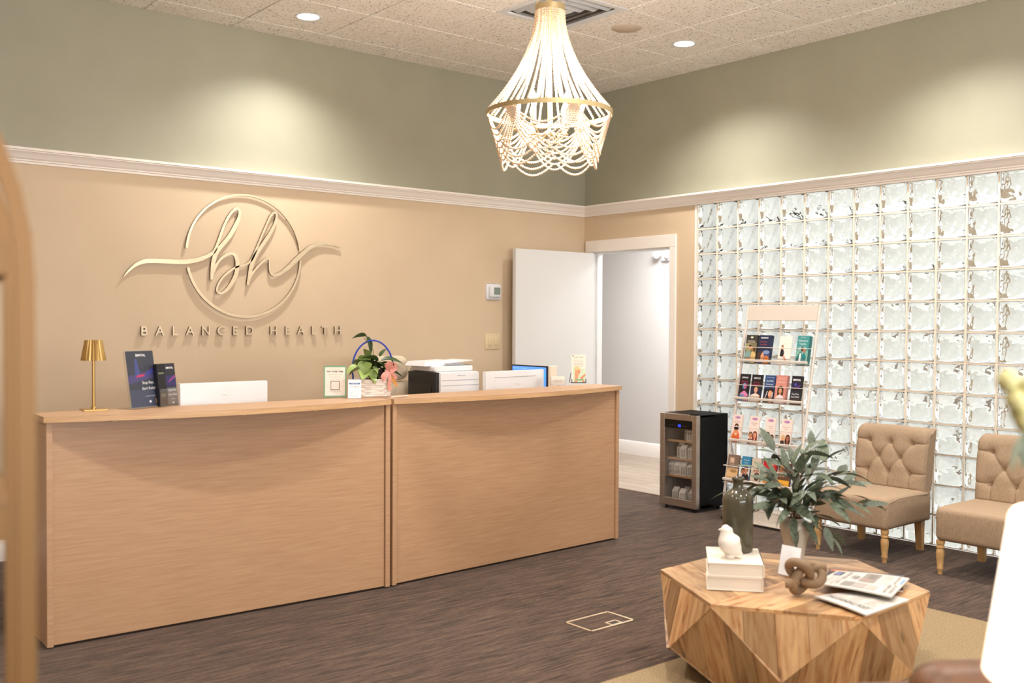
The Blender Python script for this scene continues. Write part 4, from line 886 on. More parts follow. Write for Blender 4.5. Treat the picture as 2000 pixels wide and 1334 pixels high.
def c9(p, w, h):
    p.rect(0, w, 0, h, '#15131F'); p.text('EMVITAL', w/2, h*.83, .013, '#EDEAF2', wmax=w*.75, bold=.05); p.rect(.003, w-.012, h*.55, h*.76, '#231C44'); p.poly([(.01, h*.58), (.04, h*.6), (.085, h*.7), (.06, h*.61)], '#8A3FB0'); p.ell(.035, h*.7, .008, .012, '#4A4AB0'); p.rect(0, w, 0, h*.5, '#22222C')
    p.text('Stop Pain,', w/2, h*.34, .012, '#E8E8EC', wmax=w*.7); p.text('Start Relief', w/2, h*.24, .012, '#E8E8EC', wmax=w*.78)
def pk(draw):
    def f(p, w, h):
        p.rect(0, w, 0, h, '#F0DDD4'); p.ell(w/2, h*.9, w*.32, .011, '#D9A3BF'); p.ell(w*.56, h*.9, w*.2, .008, '#B78FC0'); p.text('SCULPTRA', w/2, h*.885, .006, '#8F4F86', wmax=w*.4); draw(p, w, h)
    return f
def d1(p, w, h): lines(p, w/2, h*.76, w*.75, 2, '#C9857C', .009, .0025); person(p, w*.5, .018, 1.05, '#D9865E', '#241612', '#D8622E'); p.ell(w*.5, .075, .0215, .030, '#E09468'); p.ell(w*.5, .104, .022, .012, '#1E1412'); p.ell(w*.5, .062, .010, .0035, '#F8F0EA'); p.rect(w*.5-.012, w*.5-.005, .082, .0845, '#2A1A14'); p.rect(w*.5+.005, w*.5+.012, .082, .0845, '#2A1A14')
def d2(p, w, h): p.text('Regenerate your', w/2, h*.74, .006, '#6A4A48', wmax=w*.7); p.text('Collagen', w/2, h*.68, .006, '#6A4A48'); person(p, w*.25, -.02, .95, '#C9875F', '#5A4638', '#1E1A1A'); person(p, w*.7, -.025, 1.05, '#D99A74', '#7A2C30', '#E0A48A', long=True)
def d3(p, w, h): p.text('Love Your', w*.6, h*.68, .006, '#6A4A48'); p.text('Real Skin', w*.6, h*.62, .006, '#6A4A48'); p.ell(w*.3, .078, .024, .024, '#1C1412'); p.ell(w*.3, .07, .013, .017, '#C98C66'); p.poly([(0, 0), (w*.6, 0), (w*.5, .035), (w*.15, .045)], '#EDE0D0'); person(p, w*.78, -.025, .95, '#A8694A', '#1A1412', '#16181C')
def d4(p, w, h): p.text('It\'s YOU. Real', w/2, h*.7, .007, '#C05A64', wmax=w*.8); p.text('Result', w*.5, h*.63, .006, '#6A4A48'); person(p, w*.3, -.02, .95, '#E0A884', '#D8B070', '#17151A'); person(p, w*.74, -.02, 1.0, '#A8644A', '#2A1610', '#D8CCC4', long=True); p.poly([(w*.05, 0), (w*.45, 0), (w*.42, .05), (w*.1, .05)], '#17151A')
def e1(p, w, h): p.rect(0, w, 0, h, '#7A6658'); p.rect(.015, .06, h*.68, h*.9, '#B89A88'); p.ell(.04, h*.8, .012, .014, '#E0BCA4'); lines(p, w*.45, h*.62, w*.6, 3, '#A89484', .01, .004); p.rect(0, w, 0, h*.5, '#D6B080'); p.ell(.06, h*.4, .03, .012, '#A87E50'); p.rect(0, w, 0, .02, '#8A5E3A'); [p.poly([(x, .015), (x+.006, .015), (x+.003, .035)], '#1E1410') for x in (.015, .03, .045)]
def e2(p, w, h): p.rect(0, w, 0, h, '#D8CCC0'); p.rect(0, w, h*.6, h, '#2F7FA8'); p.text('Wellness', w/2, h*.85, .009, '#E4F0F6', wmax=w*.7); p.text('Today', w/2, h*.75, .008, '#E4F0F6'); person(p, w*.25, .01, .9, '#B87858', '#1A1412', '#D8B8B0'); person(p, w*.6, .015, 1.0, '#C88A64', '#1A1412', '#15151A'); p.rect(w*.3, w*.42, 0, .06, '#2A3F70'); p.rect(w*.1, w*.8, .005, .028, '#23417E'); p.text('CARE PLAN', w*.45, .012, .008, '#E0E8F4', wmax=w*.6)
def e3(p, w, h): p.rect(0, w, 0, h, '#CBBBA8'); p.ell(.03, h*.55, .008, .014, '#A87050'); person(p, w*.7, .05, .7, '#B87858', '#1A1412', '#4A2A24')
def e4(p, w, h): p.rect(0, w, 0, h, '#D8C0A4'); p.poly([(0, h*.5), (.03, h*.55), (.06, h*.42), (w, h*.6), (w, h), (0, h)], '#B31A22'); p.text('LiveWell', w*.6, h*.82, .010, '#F2D8D0', wmax=w*.5); p.poly([(.01, 0), (.05, 0), (.05, .08), (.02, .09)], '#D98A34'); p.text('LIVE', w*.75, h*.4, .02, '#1E1614', wmax=w*.35, bold=.03); p.ell(.035, .1, .012, .015, '#C98A60')
def e5(p, w, h): p.rect(0, w, 0, h, '#5A4030'); p.ell(w*.4, h*.8, .03, .014, '#D08A4C'); p.rect(0, w*.6, h*.45, h*.7, '#9A6A50'); p.text('2024', w*.45, h*.55, .014, '#D8C0A8', wmax=w*.4); p.rect(0, w, 0, h*.35, '#DFA234')
rb(0, -.262, .100, .212, '#2B2722', 'brochure with a couple outdoors under a dark heading, top row of the rack', c1)
rb(0, -.145, .105, .212, '#1A2140', 'navy brochure with an orange blanket picture, top row of the rack', c2, .032)
rb(0, .035, .105, .206, '#EDE3D8', 'white brochure with a seated woman in black, top row of the rack', c3, .006)
rb(0, .185, .098, .212, '#2F6E6C', 'teal brochure reading Welcome to, top row of the rack', c4, .036)
rb(1, -.272, .090, .200, '#141118', 'black brochure with a blue and pink lit figure, second row of the rack', c5, .008)
rb(1, -.165, .094, .200, '#141118', 'black brochure with a woman in a cream top, second row of the rack', c6, .010)
rb(1, -.048, .088, .200, '#1E3458', 'blue brochure with a close face, second row of the rack', c7, .010)
rb(1, .048, .092, .205, '#C08074', 'pink brochure with a woman in a white shirt, second row of the rack', c8, .030)
rb(1, .180, .086, .205, '#0F0E16', 'black brochure reading Stop Pain, right end of the second row', c9, .018)
rb(2, -.290, .085, .205, '#E8D8CE', 'pale pink brochure with one smiling face, third row of the rack', pk(d1), .02)
rb(2, -.135, .085, .205, '#E8D8CE', 'pale pink brochure with a red-haired woman and a man, third row', pk(d2), .01)
rb(2, .005, .085, .205, '#E8D8CE', 'pale pink brochure with two dark-haired people, one curly, third row', pk(d3), .01)
rb(2, .140, .088, .205, '#E8D8CE', 'pale pink brochure with a blonde and a dark-haired woman, third row', pk(d4), .014)
rb(3, -.285, .100, .200, '#6A564A', 'brown brochure with a sunset picture, left end of the bottom row', e1, .014)
rb(3, -.160, .078, .200, '#2A6A90', 'brochure with a blue top and standing people, bottom row of the rack', e2)
rb(3, -.070, .078, .195, '#B8A898', 'beige brochure half hidden by leaves, bottom row of the rack', e3)
rb(3, .030, .110, .195, '#A01820', 'brochure with a red banner top, bottom row of the rack', e4)
rb(3, .160, .100, .190, '#4A3428', 'brown and yellow brochure, right end of the bottom row', e5)

# ------------------------------------------------------------------ slipper chairs
def chair_meshes():
    # local: +x forward, z up; depth 0 (back) .. .55, half width .26
    m = {}
    b = B().use(M_fab).rbox(0, .535, -.262, .262, .198, .402, .035, 4)
    for i, (x, y, z) in enumerate(b.v):
        if z > .3: z += .014*math.cos(PI*max(-1, min(1, y/.5)))*math.cos(PI*(x-.3)/1.1)-.004
        b.v[i] = (x, y, z)
    m['seat'] = b.mesh('seat', 60)
    m['piping'] = B().use(M_fab).tube([(.03, -.262, .375), (.2, -.264, .386), (.40, -.264, .386), (.50, -.262, .37), (.535, -.250, .33)], .0028, 6).mesh('piping', 180)
    # tufted back: u across (-1..1), v up (0..1)
    NU, NV = 68, 60; W2 = .25; Hh = .40
    bt = [(-.6, .74), (0, .74), (.6, .74), (-.3, .5), (.3, .5), (-.6, .26), (0, .26), (.6, .26)]
    seg = [((-.6, .74), (-.3, .5)), ((0, .74), (-.3, .5)), ((0, .74), (.3, .5)), ((.6, .74), (.3, .5)), ((-.3, .5), (-.6, .26)), ((-.3, .5), (0, .26)), ((.3, .5), (0, .26)), ((.3, .5), (.6, .26)),
           ((-.6, .74), (-1, .76)), ((.6, .74), (1, .76)), ((-.6, .26), (-1, .27)), ((.6, .26), (1, .27)), ((0, .26), (0, 0)), ((.6, .26), (.58, 0)), ((-.6, .26), (-.58, 0))]
    def dist(p, a, c_):
        ax, ay = a; bx_, by = c_; px, py = p; dx, dy = bx_-ax, by-ay; t = max(0, min(1, ((px-ax)*dx+(py-ay)*dy)/(dx*dx+dy*dy))); return math.hypot(px-ax-t*dx, py-ay-t*dy)
    def hgt(u, v):
        X, Y = u*W2, v*Hh
        e = min(1, (1-abs(u))/.16, v/.05+.3); e = max(0, e)
        h = .034*math.sqrt(max(0, 1-(1-e)**2))
        h += .010*math.sin(PI*min(1, max(0, v)))
        s1 = min(dist((X, Y), (a[0]*W2, a[1]*Hh), (c_[0]*W2, c_[1]*Hh)) for a, c_ in seg); h -= .0070*math.exp(-(s1/.0045)**2)+.0035*math.exp(-(s1/.02)**2)
        d = min(math.hypot(X-a*W2, Y-c_*Hh) for a, c_ in bt); h -= .014*math.exp(-(d/.012)**2)+.011*math.exp(-(d/.034)**2)
        return h
    b = B().use(M_fab); vs = []; fs = []
    def front(u, v): # lean and rolled top
        lean = .055*v+.05*max(0, v-.86)**1.5*12*.1
        return .050-lean+hgt(u, v)-(.10*max(0, v-.88)/.12)**2*2.2
    for j in range(NV+1):
        v = j/NV
        for i in range(NU+1):
            u = -1+2*i/NU; z = .395+Hh*v-.032*(max(0, abs(u)-.82)/.18)**2*v**8+(.012*math.cos(u*PI/2) if v > .9 else 0)*(v-.9)*10
            vs.append((front(u, v), u*(W2+.006*v), z-(.0 if v < .97 else .004)))
    for j in range(NV):
        for i in range(NU): o = j*(NU+1)+i; fs.append((o, o+1, o+NU+2, o+NU+1))
    # back and sides
    o = len(vs)
    for (u, v) in [(-1, k/10) for k in range(11)]+[(1, k/10) for k in range(11)]: vs.append((-.03-.055*v, u*(W2+.004*v), .39+Hh*v))
    for k in range(10):
        for s_, base, col in ((0, o, 0), (1, o+11, NU)):
            a0 = int(k*NV/10)*(NU+1)+col; a1 = int((k+1)*NV/10)*(NU+1)+col; q = [a0]+[int(k*NV/10+jj)*(NU+1)+col for jj in range(1, NV//10)]+[a1, base+k+1, base+k]
            fs.append(tuple(q) if s_ else tuple(reversed(q)))
        fs.append((o+k+1, o+11+k+1, o+11+k, o+k))
    top = [NV*(NU+1)+i for i in range(NU+1)]; fs.append(tuple(top+[o+21, o+10]))
    b.add(vs, fs); m['backrest'] = b.mesh('backrest', 55)
    m['back_base'] = B().use(M_fab).rbox(-.03, .06, -.25, .25, .2, .41, .012, 2).mesh('back_base', 50)
    bl = []
    for u, v in bt: bl.append((front(u, v)+.006, u*W2, .395+Hh*v))
    m['button'] = B().use(M_fab).sphere((0, 0, 0), .0085, 10, 6, (.55, 1, 1)).mesh('button', 180)
    m['front_leg'] = B().use(M_leg).lathe([(.0, .0), (.014, .0), (.0145, .022), (.019, .03), (.0195, .038), (.017, .042), (.022, .09), (.0245, .12), (.023, .14), (.017, .152), (.023, .156), (.0245, .163), (.021, .170), (.018, .172), (.024, .178), (.025, .2)], 18).mesh('leg', 40)
    m['rear_leg'] = B().use(M_leg).add([(-.018, -.018, 0), (.018, -.018, 0), (.018, .018, 0), (-.018, .018, 0), (-.012, -.024, .2), (.036, -.024, .2), (.036, .024, .2), (-.012, .024, .2)], [(3, 2, 1, 0), (4, 5, 6, 7), (0, 1, 5, 4), (1, 2, 6, 5), (2, 3, 7, 6), (3, 0, 4, 7)]).mesh('leg')
    return m, bl
CM, BL = chair_meshes()
def slipper_chair(cy_, label):
    t = thing('slipper_chair', label, 'chair', (-.185, cy_, 0), PI, 'tufted linen slipper chairs')
    link('seat', CM['seat'], t); link('piping', CM['piping'], t); o = link('piping', CM['piping'], t); o.scale = (1, -1, 1)
    bk = link('backrest', CM['backrest'], t); link('back_base', CM['back_base'], t)
    for p_ in BL: link('button', CM['button'], bk, p_)
    for y in (-.235, .235): link('leg', CM['front_leg'], t, (.505, y, 0))
    for y in (-.225, .195): link('leg', CM['rear_leg'], t, (-.0, y, 0))
    return t
slipper_chair(-3.172, 'tufted beige linen slipper chair with turned legs nearest the brochure rack')
slipper_chair(-3.998, 'tufted beige linen slipper chair at the right edge, partly behind the glowing lampshade')

# ------------------------------------------------------------------ rug, floor outlet
b = B().use(M_rug).rbox(-4.4, -1.468, -6.3, -3.80, .0, .014, .005, 1)
tag(b.obj('area_rug'), 'tan short-pile area rug under the faceted wooden table', 'rug')
t = thing('floor_outlet', 'square brass-edged floor outlet cover with a flap set in the carpet', 'floor outlet', (-2.926, -3.179, 0))
M_al = mat('satin_brass', '#D8C2A4', .35, .6)
b = B().use(M_al); a, c_ = .15, .095
for x0, x1, y0, y1 in ((-a, a, -c_, -c_+.011), (-a, a, c_-.011, c_), (-a, -a+.011, -c_, c_), (a-.011, a, -c_, c_)): b.rbox(x0, x1, y0, y1, 0, .005, .001, 1)
b.obj('frame', parent=t)
b = B().use(M_al)
for x0, x1, y0, y1 in ((.0, .075, -c_+.055, -c_+.064), (.0, .009, -c_+.01, -c_+.06), (.066, .075, -c_+.01, -c_+.06), (0, .075, -c_+.008, -c_+.017)): b.rbox(x0, x1, y0, y1, 0, .0045, .001, 1)
b.obj('flap_frame', parent=t)
B().use(M_carpet).box(-a+.011, a-.011, -c_+.011, c_-.011, .0, .0015).obj('carpet_insert', parent=t)
B().use(mat('outlet_hole', '#2C221C', .7)).box(.010, .065, -c_+.018, -c_+.054, .0015, .002).obj('recess', parent=t)

# ------------------------------------------------------------------ faceted coffee table
TX, TY, TZ = -2.829, -4.208, .40
tb = thing('coffee_table', 'faceted hexagonal drum coffee table of light and dark wood planks on the tan rug', 'table', (TX, TY, 0))
def plank_mat():
    m = mat('acacia_plank', '#C08A56', .33); nt, b, N, L = nodes(m)
    uv = N('ShaderNodeUVMap'); oi = N('ShaderNodeObjectInfo'); ml = N('ShaderNodeMath'); ml.operation = 'MULTIPLY'; ml.inputs[1].default_value = 53
    mp = N('ShaderNodeMapping'); mp.inputs['Scale'].default_value = (1.5, 9, 1); L(uv.outputs[0], mp.inputs[0]); L(oi.outputs['Random'], ml.inputs[0]); L(ml.outputs[0], mp.inputs['Location'])
    n = N('ShaderNodeTexNoise'); n.inputs['Scale'].default_value = 2.6; n.inputs['Detail'].default_value = 9; n.inputs['Distortion'].default_value = 1.6; L(mp.outputs[0], n.inputs['Vector'])
    r = N('ShaderNodeValToRGB'); e = r.color_ramp.elements; e[0].position = .28; e[0].color = hx('#8C5833'); e[1].position = .72; e[1].color = hx('#D0A678'); q = e.new(.42); q.color = hx('#B38559'); q = e.new(.56); q.color = hx('#C39C70')
    L(n.outputs['Fac'], r.inputs[0])
    # knots
    mp2 = N('ShaderNodeMapping'); mp2.inputs['Scale'].default_value = (4, 9, 1); L(uv.outputs[0], mp2.inputs[0]); L(ml.outputs[0], mp2.inputs['Location'])
    v = N('ShaderNodeTexVoronoi'); v.inputs['Scale'].default_value = 1.1; L(mp2.outputs[0], v.inputs['Vector'])
    mr = N('ShaderNodeMapRange'); mr.inputs[1].default_value = .03; mr.inputs[2].default_value = .16; mr.inputs[3].default_value = .35; mr.inputs[4].default_value = 1; L(v.outputs['Distance'], mr.inputs[0])
    sc = N('ShaderNodeVectorMath'); sc.operation = 'SCALE'; L(r.outputs[0], sc.inputs[0]); L(mr.outputs[0], sc.inputs['Scale'])
    hs = N('ShaderNodeHueSaturation'); m1 = N('ShaderNodeMapRange'); m1.inputs[3].default_value = .50; m1.inputs[4].default_value = 1.12; L(oi.outputs['Random'], m1.inputs[0]); L(m1.outputs[0], hs.inputs['Value'])
    L(sc.outputs[0], hs.inputs['Color']); L(hs.outputs[0], b.inputs['Base Color']); return m
M_plank = plank_mat()
def clip(poly, n, d, keep):   # 2d half-plane clip
    out = []
    for i in range(len(poly)):
        a, c_ = poly[i], poly[(i+1) % len(poly)]; sa = (a[0]*n[0]+a[1]*n[1]-d)*keep; sc = (c_[0]*n[0]+c_[1]*n[1]-d)*keep
        if sa >= 0: out.append(a)
        if (sa > 0 and sc < 0) or (sa < 0 and sc > 0): t = sa/(sa-sc); out.append((a[0]+(c_[0]-a[0])*t, a[1]+(c_[1]-a[1])*t))
    return out
def facet(P3, grain, width, th, parent, off=0.0):
    """split a planar facet into planks running along grain (3d direction), each its own part"""
    P3 = [Vector(q) for q in P3]; o = sum(P3, Vector())/len(P3); nrm = (P3[1]-P3[0]).cross(P3[2]-P3[0]).normalized()
    g = Vector(grain); g = (g-nrm*g.dot(nrm)).normalized(); s_ = nrm.cross(g)
    poly = [((q-o).dot(g), (q-o).dot(s_)) for q in P3]
    lo = min(q[1] for q in poly); hi = max(q[1] for q in poly); v = lo-off*width; gap = .0005
    while v < hi:
        c_ = clip(clip(poly, (0, 1), v+gap, 1), (0, 1), v+width-gap, -1); v += width
        if len(c_) < 3: continue
        ar = abs(sum(c_[i][0]*c_[(i+1) % len(c_)][1]-c_[(i+1) % len(c_)][0]*c_[i][1] for i in range(len(c_))))/2
        if ar < .0004: continue
        cc = [sum(q[0] for q in c_)/len(c_), sum(q[1] for q in c_)/len(c_)]
        K = len(c_); e_ = .0012; lift = .0004*math.sin(v*371)
        c0 = o+g*cc[0]+s_*cc[1]
        def P(q, h): return (o+g*q[0]+s_*q[1]+nrm*h)-c0
        inn = [(q[0]+(cc[0]-q[0])*e_/max(.01, math.hypot(q[0]-cc[0], q[1]-cc[1])), q[1]+(cc[1]-q[1])*e_/max(.01, math.hypot(q[0]-cc[0], q[1]-cc[1]))) for q in c_]
        vs = [P(q, lift) for q in inn]+[P(q, lift-e_) for q in c_]+[P(q, -th) for q in c_]
        fs = [tuple(range(K))]+[(i, K+i, K+(i+1) % K, (i+1) % K) for i in range(K)]+[(K+i, 2*K+i, 2*K+(i+1) % K, K+(i+1) % K) for i in range(K)]+[tuple(reversed(range(2*K, 3*K)))]
        uvp = list(inn)+list(c_)+list(c_); uvs = [[uvp[j] for j in f] for f in fs]
        B().use(M_plank).add(vs, fs, uvs).obj('wood_plank', parent=parent, loc=c0[:])
def pol(r, a, z): return (r*math.cos(math.radians(a)), r*math.sin(math.radians(a)), z)
A0 = 2.5; RT = .545; RM = .535; RB = .43; ZM = .15; ZS = .385
top = [pol(RT, A0+60*k, TZ) for k in range(6)]; sl = [pol(RT, A0+60*k, ZS) for k in range(6)]; mid = [pol(RM, A0+30+60*k, ZM) for k in range(6)]; bot = [pol(RB, A0+60*k, .018) for k in range(6)]
for k in range(6):      # top in six grain sectors
    a_, c_ = top[k], top[(k+1) % 6]; g = Vector(c_)-Vector(a_)
    if k % 2: g = Vector(a_)
    facet([(0, 0, TZ), a_, c_], g, .11, .012, tb, .3*k)
b = B().use(noise_mat('acacia_edge', '#B9844F', '#D2A570', 6, stretch=(8, 8, 1), rough=.4))
q = B(); n = 6
b.add([(x*.999, y*.999, TZ-.0035) for x, y, z in top]+[(x, y, ZS) for x, y, z in sl], [(i, 6+i, 6+(i+1) % 6, (i+1) % 6) for i in range(6)]+[(5, 4, 3, 2, 1, 0), (6, 7, 8, 9, 10, 11)][:1])
b.obj('top_edge', parent=tb)
for k in range(6):
    j = (k+1) % 6
    facet([sl[k], mid[k], sl[j]], Vector((sl[k][0]*.3, sl[k][1]*.3, 1)), .118, .012, tb, .4)
    facet([sl[k], mid[(k-1) % 6], bot[k], mid[k]], (0, 0, 1), .125, .012, tb, .2)
    facet([mid[k], bot[k], bot[j]], (0, 0, 1), .09, .012, tb, .5)
B().use(M_dark).prism([(q[0]*.95, q[1]*.95) for q in bot], .0145, .03).obj('base_plate', parent=tb)
B().use(M_dark).add([(x*.93, y*.93, z-.01) for x, y, z in sl]+[(x*.9, y*.9, z) for x, y, z in mid]+[(x*.9, y*.9, z) for x, y, z in bot],
    [(i, 6+i, (i+1) % 6) for i in range(6)]+[((i+1) % 6, 6+i, 6+(i+1) % 6) for i in range(6)]+[(6+i, 12+i, 12+(i+1) % 6) for i in range(6)]+[(6+i, 12+(i+1) % 6, 6+(i+1) % 6) for i in range(6)]).obj('core', parent=tb)
# books
def book(z, label, rz, dx=0):
    t = thing('book', label, 'book', (-3.045+dx, -4.083, z), math.radians(-49.9)+rz, None)
    w, d, h = .222, .292, .055
    b = B().use(M_book); b.rbox(-w/2, w/2, -d/2, d/2, 0, .004, .001, 1); b.rbox(-w/2, w/2, -d/2, d/2, h-.004, h, .001, 1); b.rbox(w/2-.005, w/2, -d/2, d/2, 0, h, .001, 1); b.obj('cover', parent=t)
    B().use(M_page).box(-w/2+.004, w/2-.004, -d/2+.004, d/2-.004, .004, h-.004).obj('page_block', parent=t); return t
book(TZ+.0015, 'lower thick cream cloth-bound book of the stack on the table', .0)
book(TZ+.0572, 'upper thick cream cloth-bound book of the stack, under the white bird', .015, .002)
ZB = TZ+.1125
t = thing('ceramic_bird', 'matt white ceramic bird standing on the cream books', 'figurine', (-3.098, -4.103, ZB), math.radians(-39.7))
SPN = [(.052, 0, .016), (.040, 0, .022), (.026, 0, .034), (.012, 0, .046), (.0, 0, .062), (-.008, 0, .080), (-.012, 0, .096), (-.013, 0, .110), (-.013, 0, .122), (-.012, 0, .131), (-.010, 0, .136)]
B().use(M_ceram).tube(crom([q+(r,) for q, r in zip(SPN, (.004, .014, .030, .041, .046, .041, .030, .0255, .023, .015, .003))], 3) and [c_[:3] for c_ in crom([q+(r,) for q, r in zip(SPN, (.004, .014, .030, .041, .046, .041, .030, .0255, .023, .015, .003))], 3)], .01, 22,
    rr=[c_[3] for c_ in crom([q+(r,) for q, r in zip(SPN, (.004, .014, .030, .041, .046, .041, .030, .0255, .023, .015, .003))], 3)]).obj('body', parent=t, smooth=180)
B().use(M_ceram).lathe([(.0001, .0), (.018, .0005), (.024, .018)], 20, (.002, 0, 0)).obj('base', parent=t, smooth=60)
q = B().use(M_ceram).lathe([(.007, 0), (.004, .010), (.0004, .017)], 10); q.xf(Matrix.Translation((-.031, 0, .118)) @ Matrix.Rotation(math.radians(-95), 4, 'Y')); q.obj('beak', parent=t, smooth=60)
t = thing('bottle_vase', 'tall olive-brown glazed bottle with a narrow neck behind the white bird', 'bottle', (-2.968, -4.042, ZB))
B().use(M_glaze).lathe([(.0001, .0), (.055, .0), (.062, .004), (.0645, .012), (.0645, .215), (.061, .232), (.050, .247), (.035, .257), (.0245, .266), (.0215, .275), (.0205, .295), (.022, .299), (.0265, .302), (.027, .309), (.024, .313), (.018, .313), (.016, .300)], 40, cap=False).obj('body', parent=t, smooth=60)
# vase with eucalyptus
VX, VY = -2.628, -4.092
t = thing('vase', 'smoky shouldered glass vase holding the eucalyptus stems', 'vase', (VX, VY, TZ+.001))
B().use(M_vase).lathe([(.0001, .0), (.034, .0), (.038, .006), (.040, .05), (.050, .11), (.062, .155), (.0665, .175), (.064, .195), (.052, .208), (.040, .214), (.040, .219), (.037, .219), (.036, .212), (.05, .2), (.058, .18), (.05, .14), (.036, .05), (.03, .012), (.0001, .012)], 36, cap=False).obj('body', parent=t, smooth=60)
eu = thing('eucalyptus_stems', 'loose bunch of grey-green eucalyptus branches arching out of the smoky vase', 'plant', (VX, VY, TZ+.02))
rt = Vector((.769, -.639, 0)); fw = Vector((.639, .769, 0))
le1 = leaf_mesh('leaf', M_leaf, 1, .32, .28, .18, 8, .8); le2 = leaf_mesh('leaf', M_leaf, 1, .36, .55, .25, 8, .85); le3 = leaf_mesh('leaf', M_leaf, 1, .42, .1, .15, 8, .75)
rd = random.Random(11)
ends = [(-.24, .05, .30), (-.18, -.06, .42), (-.08, .08, .49), (.03, -.03, .50), (.10, .08, .52), (.20, -.05, .40), (.27, .05, .34), (.16, -.10, .26), (-.14, -.10, .27), (-.22, -.02, .22), (.02, -.12, .33), (.30, -.02, .25), (.07, .1, .40), (.13, -.12, .13), (-.11, .0, .36), (.0, .06, .44), (.14, .0, .46), (-.05, -.08, .24), (.2, .03, .28), (-.16, .06, .33)]
for (r_, f_, z_) in ends:
    e_ = rt*r_+fw*f_+Vector((0, 0, z_)); nk = Vector((rd.uniform(-.015, .015), rd.uniform(-.015, .015), .185)); m_ = nk.lerp(e_, .5)+Vector((0, 0, .06+.05*abs(r_)))
    pts = crom([tuple(Vector((-nk.x*.8, -nk.y*.8, .02))), tuple(nk), tuple(m_), tuple(e_)], 6)
    B().use(M_stem).tube(pts, .0022, 5, rr=[.0026-.0016*i/len(pts) for i in range(len(pts))]).obj('stem', parent=eu, smooth=180)
    nl = 8
    for i in range(nl):
        tt = .48+.52*i/(nl-1); k = min(len(pts)-2, int(tt*(len(pts)-1))); P0 = Vector(pts[k]); d = (Vector(pts[k+1])-P0).normalized()
        ya = math.atan2(d.y, d.x)+((-1)**i)*rd.uniform(.5, 1.3)*(1 if i < nl-1 else .15)
        put_leaf(rd.choice((le1, le1, le2, le3)), eu, P0[:], ya, -math.asin(max(-1, min(1, d.z)))*.5+rd.uniform(-.75, .35), rd.uniform(-.7, .7), rd.uniform(.085, .135))
for (r_, f_, z_, ya, pi_, s_) in ((.02, -.06, .20, -1.6, .7, .12), (.05, -.05, .19, -.9, .55, .14), (.06, -.06, .2, -.65, .45, .13), (-.02, -.06, .21, -2.6, .6, .11), (.25, 0, .3, -.7, .1, .1), (-.02, -.05, .18, -2.2, 1.1, .10)):
    put_leaf(le1, eu, tuple(rt*r_+fw*f_+Vector((0, 0, z_))), ya, pi_, rd.uniform(-.3, .3), s_)
b = B().use(mat('seed', '#8C8A5E', .6))
for i in range(40): a = rd.uniform(0, 6.28); e_ = rt*(.02+.05*math.cos(a))+fw*(-.05+.03*math.sin(a))+Vector((0, 0, .22+rd.uniform(-.02, .1))); b.sphere(e_, .0032, 6, 4)
o = b.obj('seeds', parent=eu, smooth=180); o['kind'] = 'stuff'
# printed card leaning on the vase
t = thing('info_card', 'small white card with a faint emblem propped between the vase and the wooden knot', 'card', (-2.815, -4.192, TZ+.048), math.radians(-39.7), rot=(math.radians(-14), math.radians(12), math.radians(-39.7)))
B().use(mat('white_card', '#D2D0CF', .6)).box(-.042, .042, 0, .001, -.035, .088).obj('card', parent=t)
p = Print(-.0002); p.ring(.0, .058, .013, .0007, '#B4B2B4'); p.ring(.0, .054, .007, .0006, '#B4B2B4'); p.rect(-.0005, .0005, .045, .07, '#B4B2B4'); p.text('MEET', .006, .026, .009, '#5A585A', wmax=.034, bold=.02); p.text('YOUR TEAM', .004, .012, .006, '#8A888A', wmax=.044); lines(p, 0, .004, .05, 3, '#B4B2B4', .007, .0015); p.obj('card_print', parent=t)
# wooden knot
t = thing('wooden_knot', 'carved pale wood knot lying on the table before the vase', 'ornament', (-3.012, -4.398, TZ+.086), math.radians(-39.7), rot=(math.radians(12), math.radians(20), math.radians(-39.7)))
K_ = [(.0235*(math.sin(a)+2*math.sin(2*a)), -.024*math.sin(3*a)*1.0, .0235*(math.cos(a)-2*math.cos(2*a))) for a in [2*PI*i/90 for i in range(90)]]
B().use(M_knot).tube(K_, .0180, 14, True).obj('loop', parent=t, smooth=180)
q = B().use(M_knot).tube([(.02, .02, .03), (.05, .015, .052), (.072, .01, .062)], .0195, 14, rr=[.019, .0195, .017]); q.obj('upper_end', parent=t, smooth=60)
q = B().use(M_knot).tube([(-.02, -.02, -.02), (-.045, -.022, -.045), (-.06, -.02, -.052)], .0195, 14, rr=[.019, .0195, .017]); q.obj('lower_end', parent=t, smooth=60)
